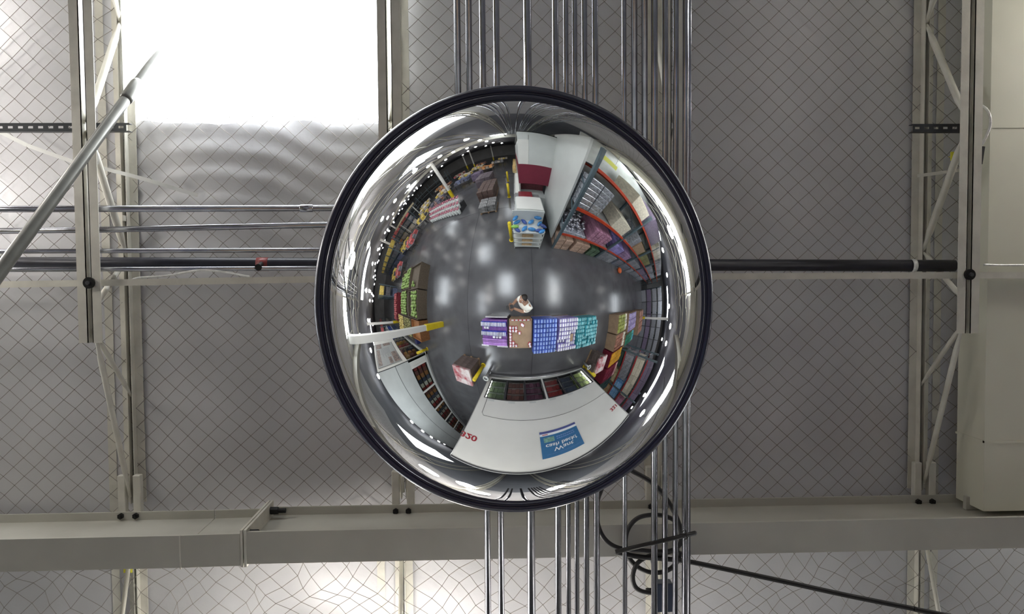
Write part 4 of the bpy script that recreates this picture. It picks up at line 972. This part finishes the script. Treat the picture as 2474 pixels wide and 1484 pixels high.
LIME = cm('lime_bag', (.30, .33, .07), .4); IVORY = cm('ivory_bag', (.82, .80, .66), .4); VIO = cm('violet_bag', (.22, .15, .42), .35, col2=(.6, .55, .7), scale=6); RUST = cm('rust_bag', (.33, .15, .10), .45); GOLD = cm('gold_bag', (.68, .34, .03), .35); MARB = cm('maroon_bag', (.20, .02, .04), .35); PKW = cm('pinkish_bag', (.75, .45, .42), .3); DGR = cm('dark_green_bag', (.03, .06, .05), .35)
bin_(5.3, 6.75, .68, 1.60, .85, LIME, IVORY, 'lime green produce packs'); bin_(5.25, 6.7, 1.66, 2.50, .85, RUST, IVORY, 'rust brown produce packs'); bin_(5.15, 6.7, 2.56, 3.45, .85, GOLD, GOLD, 'golden yellow bags', 4, 4, MARB)
bin_(5.1, 6.7, 3.55, 4.55, .85, MARB, PKW, 'dark red packs', 5, 4, MARB); bin_(5.1, 6.6, 4.65, 5.6, .8, DGR, DGR, 'dark green packs', 4, 4, DGR)
bin_(7.1, 9.4, .75, 1.9, .9, VIO, VIO, 'violet packs', 4, 3); bin_(9.9, 12, .8, 2.6, 1.2, RUST, RUST, 'rust brown cartons on the far bin', 4, 4); bin_(6.9, 9.0, 1.95, 2.7, .9, cm('emerald_bag', (.03, .22, .14)), TEAL, 'emerald packs', 4, 3)
# goods on the right rack (x about 7.4-8.4, y 3..16)
def rgoods(y0, y1, z0, z1, ny, nz, m, label, grp): grid(7.42, 8.38, z0, z1, 1, nz, m, label, grp, ny=ny, y0=y0, y1=y1)
rgoods(3.2, 4.3, .0, .9, 3, 2, cm('forest_pack', (.06, .10, .08)), 'dark green carton at floor level of the right rack', 'dark green cartons in the right rack')
rgoods(4.5, 5.6, .0, .95, 3, 3, cm('yellow_stripe_pack', (.50, .40, .18), .4, col2=(.65, .58, .40), scale=8), 'yellow and cream carton in the right rack', 'yellow cartons in the right rack')
rgoods(6.0, 7.3, .0, .95, 3, 3, cm('gold_red_pack', (.50, .25, .06), .4, col2=(.5, .4, .3), scale=8), 'gold and red carton in the right rack', 'gold cartons in the right rack')
rgoods(3.2, 5.0, 1.17, 2.1, 4, 2, SILV, 'silver carton on the first beam level of the right rack', 'silver cartons in the right rack'); rgoods(5.3, 6.7, 1.17, 2.1, 3, 3, cm('sky_pack', (.10, .30, .62), .35, col2=(.4, .6, .8), scale=8), 'sky blue carton in the right rack', 'sky blue cartons in the right rack')
rgoods(7.0, 10, 1.17, 2.1, 5, 2, GREY, 'grey carton on the first beam level of the right rack', 'grey cartons in the right rack'); rgoods(3.2, 6.0, 2.47, 3.4, 5, 2, CREAM, 'pale carton on the second beam level of the right rack', 'pale cartons in the right rack')
rgoods(6.3, 8.0, 2.47, 3.3, 3, 2, PINK, 'pink carton on the second beam level of the right rack', 'pink cartons in the right rack'); rgoods(8.4, 12, 2.47, 3.3, 5, 2, GREY, 'grey carton on the second beam level of the right rack, far end', 'far grey cartons in the right rack'); rgoods(3.4, 10, 3.77, 4.6, 7, 2, PLUM, 'dark wrapped carton on the top level of the right rack', 'dark cartons on top of the right rack')
# far right rack goods
for l, z in enumerate((0, 1.17, 2.47, 3.77)):
    grid(16.2, 17.1, z, z + 1.0, 1, 1, [GREY, PLUM, GREY, GREY][l], 'pale load in the far right rack', 'pale loads in the far right rack', ny=6, y0=-1.1, y1=7.0, gap=.05)
# --- produce bins at the left
MEL = cm('melon_green', (.16, .30, .05), .4, col2=(.45, .55, .22), scale=6)
def melons(x0, x1, y0, y1, z, lab, dens, m, r=.085, wall_=cm('dark_bin', (.11, .085, .06), .7)):
    t = thing('produce_bin', 'deep cardboard bin of ' + lab, 'bin', ((x0 + x1) / 2, (y0 + y1) / 2, 0)); hx = (x1 - x0) / 2; hy = (y1 - y0) / 2
    for (a, b_, c, d_) in ((-hx, hx, -hy, -hy + .03), (-hx, hx, hy - .03, hy), (-hx, -hx + .03, -hy + .03, hy - .03), (hx - .03, hx, -hy + .03, hy - .03)):
        q = MB(); q.box(a, b_, c, d_, 0, z); q.make('bin_wall', wall_, t)
    q = MB(); q.box(-hx + .03, hx - .03, -hy + .03, hy - .03, 0, z - .2); q.make('bin_base', wall_, t)
    if not any(dens(i / 8, j / 8) for i in range(8) for j in range(8)): return
    q = MB(); q.ico((0, 0, 0), r, sz=.95, nu=10, nv=7); f = cloner(tag(q.make('melon', m, None, True), lab, 'fruit'))
    n = int((x1 - x0) / (r * 2.05)); k_ = int((y1 - y0) / (r * 2.05))
    for i in range(n):
        for j in range(k_):
            if dens(i / n, j / k_): f((x0 + .03 + r + i * r * 2.03 + random.uniform(-.03, .03), y0 + .03 + r + j * r * 2.03 + random.uniform(-.03, .03), z - .2 + r + random.uniform(0, .12)), label='round ' + lab + ' heaped in the left produce bins', group=lab)
melons(-7.0, -5.35, -.62, .85, .85, 'pale green melons', lambda u, v: .30 < u < .80 and v < .9, MEL)
melons(-9.3, -7.05, -.75, .85, .85, 'leafy green melons', lambda u, v: u < .72, MEL)
melons(-7.0, -5.35, -2.05, -.68, .85, 'scattered green melons', lambda u, v: (.3 < u < .5 and v > .6), MEL); melons(-9.3, -7.05, -2.15, -.8, .85, 'green melons in the far bin', lambda u, v: v + u * .4 > .2, MEL)
CORN = cm('yellow_squash', (.55, .40, .06), .4, col2=(.75, .65, .30), scale=6); MIXG = cm('mottled_leaf', (.14, .15, .04), .5, col2=(.40, .36, .16), scale=9)
melons(-6.6, -5.3, .92, 2.0, .80, 'brown crates', lambda u, v: False, MEL, wall_=cm('orange_crate', (.28, .12, .04), .6)); melons(-8.6, -6.65, .92, 2.15, .85, 'mottled green fruit', lambda u, v: True, MIXG, .07); melons(-10.6, -8.65, .92, 2.2, .85, 'yellow fruit', lambda u, v: True, CORN, .07)
melons(-13.2, -10.8, -.8, 1.6, .85, 'red fruit', lambda u, v: (u < .6), cm('red_fruit', (.35, .02, .04), .35, col2=(.6, .2, .2), scale=9), .09, cm('maroon_bin', (.16, .02, .03), .5))
boxthing('blue_crate', -7.3, -6.9, 2.3, 2.6, 0, .4, cm('blue_crate_plastic', (.03, .04, .22)), 'small dark blue crate beside the yellow fruit', 'crate')
# shelving with blue goods behind the column
rack(-18.2, 2, 2.6, 4.0, 1.0, 3.0, (1.0, 2.0), WHITEB, 'white shelving with blue cartons beyond the column'); grid(-18, -13.2, .0, .9, 8, 2, cm('navy_carton', (.07, .10, .22)), 'navy carton on the white shelving', 'navy cartons on the white shelving', y0=3.05, y1=3.9); grid(-18, -13.2, 1.07, 1.85, 8, 2, BLUEP, 'blue carton on the white shelving', 'blue cartons on the white shelving', y0=3.05, y1=3.9)

# --- pallets of goods in the back aisle
def palletload(x0, x1, y0, y1, h, m, lab, nx=3, ny=3, nz=3):
    pallet(x0, x1, y0, y1, 'wooden pallet under the ' + lab); sx = (x1 - x0) / nx; sy = (y1 - y0) / ny; sz = h / nz
    q = MB(); q.bbox(-sx * .48, sx * .48, -sy * .48, sy * .48, 0, sz * .97, .01); f = cloner(tag(q.make('stacked_carton', m), 'carton of the ' + lab, 'carton'))
    for i in range(nx):
        for j in range(ny):
            for k in range(nz): f((x0 + sx * (i + .5), y0 + sy * (j + .5), .125 + sz * k), rz=random.uniform(-.06, .06), group='cartons of the ' + lab)
palletload(-2.0, -1.05, -5.3, -4.4, .45, cm('steel_tray', (.12, .12, .12), .3, col2=(.35, .35, .35)), 'low dark pallet load, nearest in the back aisle', 2, 3, 2); palletload(-2.25, -1.25, -7.6, -5.5, .9, cm('dark_brown', (.11, .07, .06)), 'dark brown pallet load in the back aisle', 3, 5, 3)
palletload(-3.1, -1.9, -10.3, -8.2, 1.0, cm('slate_tan', (.16, .13, .15)), 'slate pallet load in the back aisle'); palletload(-4.4, -3.4, -12.5, -11, 1.0, PLUM, 'plum pallet load in the back aisle')
# flower stand: white buckets with pink blooms
q = MB(); q.lathe([(.10, 0), (.13, .42), (.12, .42), (.09, .02)], (0, 0, 0), n=14); bk = q.make('bucket_shell', WHITEB, None, True)
q = MB(); 
for k in range(14):
    a = random.uniform(0, 6.28); r = random.uniform(0, .13); q.ico((r * math.cos(a), r * math.sin(a), .50 + random.uniform(-.06, .10)), .045, nu=7, nv=5)
fl1 = q.make('bloom_heads', cm('pink_bloom', (.50, .06, .14), .5, col2=(.75, .42, .48), scale=14), None, True)
t0 = thing('flower_bucket', 'white bucket of pink flowers on the stepped stand', 'flowers', (0, 0, 0), group='flower buckets on the stepped stand'); bk.parent = t0; fl1.parent = t0
first = True
for r_ in range(3):
    for k in range(13):
        a = k / 12.0; x = -3.75 - 3.6 * a; y = -5.3 - 1.05 * a - r_ * .30
        if first: t0.location = (x, y, 0.32 * r_ + .02); first = False
        else: dup(t0, (x + random.uniform(-.02, .02), y, .32 * r_ + .02))
t = thing('stepped_stand', 'dark stepped stand under the flower buckets', 'stand', (-5.55, -5.85, 0), math.atan2(1.05, 3.6))
for r_ in range(3): b = MB(); b.bbox(-2.0, 2.0, -.16 - r_ * .30, .15 - r_ * .30, 0, .02 + .32 * r_ if r_ else .018, .003); b.make('step', GASK, t)
# cream canopy board and far displays
boxthing('canopy_board', -15.2, -10.6, -9.2, -8.0, 3.3, 3.6, cm('cream_canopy', (.62, .54, .36), .6, var=.04), 'large cream canopy board over the far left display', 'canopy')
for (x, y) in ((-15, -8.9), (-10.8, -8.9)): boxthing('canopy_post', x - .04, x + .04, y - .04, y + .04, 0, 3.3, WHITEB, 'post carrying the cream canopy board, ' + ('left' if x < -12 else 'right') + ' end', 'post')
pal = [(.38, .08, .08), (.55, .38, .08), (.10, .10, .13), (.30, .25, .20), (.45, .40, .34), (.12, .14, .22), (.5, .22, .08), (.17, .17, .18), (.08, .08, .09), (.22, .12, .10)]
PM = [cm('display_goods_%s' % 'abcdefghij'[i], c, .4, col2=tuple(min(1, v * 2.0 + .04) for v in c), scale=7) for i, c in enumerate(pal)]
def table(x, y, w_, d_, lab, mi_, k):
    t = thing('display_table', 'low display table ' + lab, 'table', (x, y, 0))
    b = MB(); b.bbox(-w_ / 2, w_ / 2, -d_ / 2, d_ / 2, .66, .72, .01); b.make('table_top', CREAM if k % 2 else GREY, t)
    for sx in (-1, 1):
        for sy in (-1, 1): b = MB(); b.bbox(sx * (w_ / 2 - .08) - .03, sx * (w_ / 2 - .08) + .03, sy * (d_ / 2 - .08) - .03, sy * (d_ / 2 - .08) + .03, 0, .66, .003); b.make('leg', GASK, t)
    nx = int(w_ / .45); ny = int(d_ / .45)
    for q_ in range(2):
        m = PM[(mi_ + q_ * 3) % 10]; b = MB(); b.bbox(-.19, .19, -.19, .19, 0, .34 + .1 * q_, .02); f = cloner(tag(b.make('boxed_goods', m), 'boxed goods on a far display table', 'box'))
        for i in range(nx):
            for j in range(ny):
                if (i + j) % 2 == q_: f((x - w_ / 2 + .45 * (i + .5), y - d_ / 2 + .45 * (j + .5), .72), rz=random.uniform(-.3, .3), group='boxed goods on the far display tables')
k = 0
for (x, y, mi_) in [(-7.6, -8.6, 9), (-9.6, -7.7, 8), (-5.6, -11.5, 2), (-8.3, -11.2, 1), (-11.5, -10.5, 1), (-6.2, -14.2, 1), (-9.5, -14, 6), (-3.6, -15, 3), (-13.5, -13, 1), (-5.4, -17.5, 1), (-8.8, -18, 0), (-12.6, -17, 3), (-2.6, -19, 4), (-16.5, -11.2, 2), (-9.8, -5.2, 7), (-12.4, -5.6, 8), (-12, -2.9, 7), (-15.2, -3, 8), (-18.5, -8, 3), (-2.2, -24, 1), (-6, -22, 6)]:
    table(x, y, 1.8, 1.35, ['of mixed goods in the far display area', 'with a cream top in the far display area'][k % 2], mi_, k); k += 1
for o in bpy.data.objects:
    if o.name.startswith('display_table') and o.parent is None: o['group'] = 'far display tables'
# goods on far-left racks
for (xx, yy, n) in [(-25, -9.5, 4), (-27, -5.0, 5), (-28, -.5, 5), (-31, 4.5, 4)]:
    for l, z in enumerate((0, 1.37, 2.67)):
        grid(xx + .1, xx + n * 2.75 - .1, z, z + .9, n * 2, 1, PM[(l * 3 + n) % 10], 'wrapped load on the far left shelving', 'wrapped loads on the far left shelving', y0=yy - 1.05, y1=yy - .1, gap=.08)
# golden boxes along the cold room
GOLDM = cm('gold_display', (.60, .36, .08), .3, col2=(.85, .7, .4), scale=9)
b = MB(); b.bbox(-.12, .12, -.14, .14, 0, .3, .02); f = cloner(tag(b.make('golden_box', GOLDM), 'golden box on the side counter of the cold room', 'box'))
for k in range(26): f((-.02 + random.uniform(-.05, .05), -8.5 - k * .33, 1.1 + .3 * (k % 2) * 0), rz=random.uniform(-.3, .3), group='golden boxes on the cold room counter')

# ------------------------------------------------------------------ the photographer
SKIN = cm('skin', (.42, .24, .16), .5, var=.05); SHIRT = cm('white_cotton', (.80, .79, .72), .8, var=.03, bump=.2); HAIR = cm('dark_hair', (.02, .015, .012), .5); TROU = cm('charcoal_trousers', (.05, .055, .075), .8)
def skin_mesh(name, verts, edges, rad, m, parent, sub=2, root=0):
    me = bpy.data.meshes.new(name); me.from_pydata(verts, edges, []); me.materials.append(m)
    o = bpy.data.objects.new(name, me); COL.objects.link(o); o.parent = parent
    o.modifiers.new('Skin', 'SKIN')
    if not me.skin_vertices: me.attributes
    sv = me.skin_vertices[0].data if me.skin_vertices else None
    if sv is None: raise RuntimeError('no skin layer')
    for i, v in enumerate(sv):
        r = rad[i]; v.radius = r if isinstance(r, tuple) else (r, r); v.use_root = (i == root)
    o.modifiers['Skin'].use_smooth_shade = True
    s_ = o.modifiers.new('Subdivision', 'SUBSURF'); s_.levels = sub; s_.render_levels = sub
    return o
pt = thing('person', 'person in a white T-shirt looking up and holding a phone with both hands', 'person', (.24, .02, 0))
O = Vector((.24, .02, 0))
def Lc(*p): return tuple(Vector(p) - O)
F2 = Vector((-.75, .65)); SD_ = Vector((.65, .75))
# joints: pelvis, belly, chest, neck base, head base ; shoulders elbows wrists ; hips knees ankles toes
V = [Lc(.25, .05, .95), Lc(.22, .075, 1.12), Lc(.215, .06, 1.30), Lc(.195, .02, 1.44), Lc(.178, -.005, 1.52),
     Lc(.105, -.055, 1.42), Lc(.00, -.015, 1.30), Lc(-.085, .085, 1.50),
     Lc(.315, .135, 1.42), Lc(.18, .245, 1.30), Lc(-.06, .155, 1.50),
     Lc(.19, -.02, .92), Lc(.17, -.01, .50), Lc(.20, -.03, .09), Lc(.08, .07, .04),
     Lc(.32, .12, .92), Lc(.30, .14, .50), Lc(.33, .12, .09), Lc(.21, .22, .04)]
E_ = [(0,1),(1,2),(2,3),(3,4),(3,5),(5,6),(6,7),(3,8),(8,9),(9,10),(0,11),(11,12),(12,13),(13,14),(0,15),(15,16),(16,17),(17,18)]
Rr = [.12,.115,.13,.07,.05,.055,.042,.027,.055,.042,.027,.085,.055,.04,.035,.085,.055,.04,.035]
skin_mesh('body', V, E_, Rr, SKIN, pt)
V2 = [Lc(.25, .05, .90), Lc(.22, .075, 1.12), Lc(.213, .06, 1.30), Lc(.197, .025, 1.43), Lc(.105, -.055, 1.43), Lc(.035, -.03, 1.345), Lc(.315, .135, 1.43), Lc(.235, .205, 1.345)]
skin_mesh('t_shirt', V2, [(0,1),(1,2),(2,3),(3,4),(4,5),(3,6),(6,7)], [(.165,.15),(.16,.145),(.165,.15),(.085,.085),.078,.066,.078,.066], SHIRT, pt)
V3 = [Lc(.25, .05, .93), Lc(.19, -.02, .88), Lc(.17, -.01, .50), Lc(.20, -.03, .12), Lc(.32, .12, .88), Lc(.30, .14, .50), Lc(.33, .12, .12)]
skin_mesh('trousers', V3, [(0,1),(1,2),(2,3),(0,4),(4,5),(5,6)], [.14,.105,.078,.065,.105,.078,.065], TROU, pt)
for (x, y) in ((.19, -.02), (.32, .13)):
    q = MB(); c = Lc(x - .04, y + .04, .045); q.ico(c, .13, sx=.75, sy=.75, sz=.34, nu=14, nv=8); q.make('shoe', BLACK, pt, True)
# head: tilted back, looking up; local frame forward f, up u
hc = Vector(Lc(.160, -.030, 1.63)); fz = Vector((-.48, .40, .78)).normalized(); up_ = Vector((.62, -.50, .60)); up_ = (up_ - fz * up_.dot(fz)).normalized(); sd = fz.cross(up_)
def H(a, b_, c): return hc + sd * a + up_ * b_ + fz * c
q = MB(); nu, nv = 24, 18
for j in range(nv + 1):
    ph = -math.pi / 2 + math.pi * j / nv
    for k in range(nu):
        th = 2 * math.pi * k / nu; a = .074 * math.cos(ph) * math.cos(th); c = .094 * math.cos(ph) * math.sin(th); b_ = .112 * math.sin(ph)
        if b_ < 0: a *= 1 + b_ * 2.6; c *= (1 + b_ * 1.2) if c > 0 else (1 + b_ * 2.8)
        q.v.append(tuple(H(a, b_, c)))
for j in range(nv):
    for k in range(nu):
        a = j * nu + k; b_ = j * nu + (k + 1) % nu; q.f.append((a, b_, b_ + nu, a + nu)); q.mi.append(0)
hd = q.make('head', SKIN, pt, True)
q = MB(); q.ico(tuple(H(0, -.012, .094)), .015, nu=8, nv=6); q.tube([H(0, .02, .084), H(0, -.012, .10)], [.008, .013], 8); q.make('nose', SKIN, hd, True)
q = MB(); q.tube([H(-.026, -.048, .082), H(0, -.050, .088), H(.026, -.048, .082)], [.004, .007, .004], 8); q.make('mouth', cm('lips', (.35, .12, .10)), hd, True)
for s_ in (-1, 1):
    q = MB(); q.ico(tuple(H(s_ * .030, .010, .080)), .012, nu=10, nv=6); e_ = q.make('eye', WHT, hd, True)
    q = MB(); q.ico(tuple(H(s_ * .030, .010, .090)), .0055, nu=8, nv=5); q.make('iris', BLACK, e_, True)
    q = MB(); q.tube([H(s_ * .014, .030, .088), H(s_ * .046, .030, .078)], .004, 6); q.make('eyebrow', HAIR, hd, True)
    q = MB(); q.ico(tuple(H(s_ * .074, -.005, .0)), .026, sx=.6, sy=.6, sz=1, nu=10, nv=7); q.make('ear', SKIN, hd, True)
q = MB()
for j in range(11):
    ph = -.25 + (math.pi / 2 + .25) * j / 10
    for k in range(nu):
        th = 2 * math.pi * k / nu; rr = 1 + .05 * math.sin(k * 5 + j * 3) * .4
        pz = max(ph, .45) if math.sin(th) > .25 else ph
        q.v.append(tuple(H(.082 * rr * math.cos(pz) * math.cos(th), .122 * math.sin(pz), .100 * rr * math.cos(pz) * math.sin(th) - .006)))
for j in range(10):
    for k in range(nu):
        a = j * nu + k; b_ = j * nu + (k + 1) % nu; q.f.append((a, b_, b_ + nu, a + nu)); q.mi.append(0)
q.make('hair', HAIR, hd, True)
# hands: palm and five fingers each, closed on the phone
def hand(wr, tip, side):
    W_ = Vector(Lc(*wr)); T_ = Vector(Lc(*tip)); d_ = (T_ - W_).normalized(); n_ = Vector((0, 0, 1)); s_ = d_.cross(n_).normalized() * side
    vs = [W_, W_ + d_ * .045, W_ + d_ * .08]; es = [(0, 1), (1, 2)]; rs = [(.024, .024), (.034, .018), (.036, .014)]
    for i, (o_, ln) in enumerate(((-.027, .052), (-.009, .062), (.009, .058), (.027, .045))):
        b0 = len(vs); vs += [W_ + d_ * .085 + s_ * o_, W_ + d_ * (.085 + ln * .5) + s_ * o_ * 1.05 + n_ * .012, W_ + d_ * (.085 + ln * .85) + s_ * o_ + n_ * .030]
        es += [(2, b0), (b0, b0 + 1), (b0 + 1, b0 + 2)]; rs += [(.009, .009), (.0085, .0085), (.0075, .0075)]
    b0 = len(vs); vs += [W_ + d_ * .03 - s_ * .034, W_ + d_ * .065 - s_ * .05 + n_ * .015, W_ + d_ * .09 - s_ * .045 + n_ * .03]; es += [(1, b0), (b0, b0 + 1), (b0 + 1, b0 + 2)]; rs += [(.012, .012), (.0105, .0105), (.009, .009)]
    skin_mesh('hand', [tuple(v) for v in vs], es, rs, SKIN, pt, 1)
hand((-.085, .085, 1.50), (-.14, .10, 1.60), 1); hand((-.06, .155, 1.50), (-.13, .155, 1.60), -1)
ph_ = thing('phone', 'dark phone held flat in both hands of the person', 'phone', (-.135, .125, 1.612)); b = MB(); b.bbox(-.038, .038, -.075, .075, 0, .009, .003); b.make('phone_body', BLACK, ph_)
b = MB(); b.tube([(.02, .055, .009), (.02, .055, .0105)], .006, 12); b.make('phone_lens', GASK, ph_)
ph_.rotation_euler = (0, 0, math.radians(80))
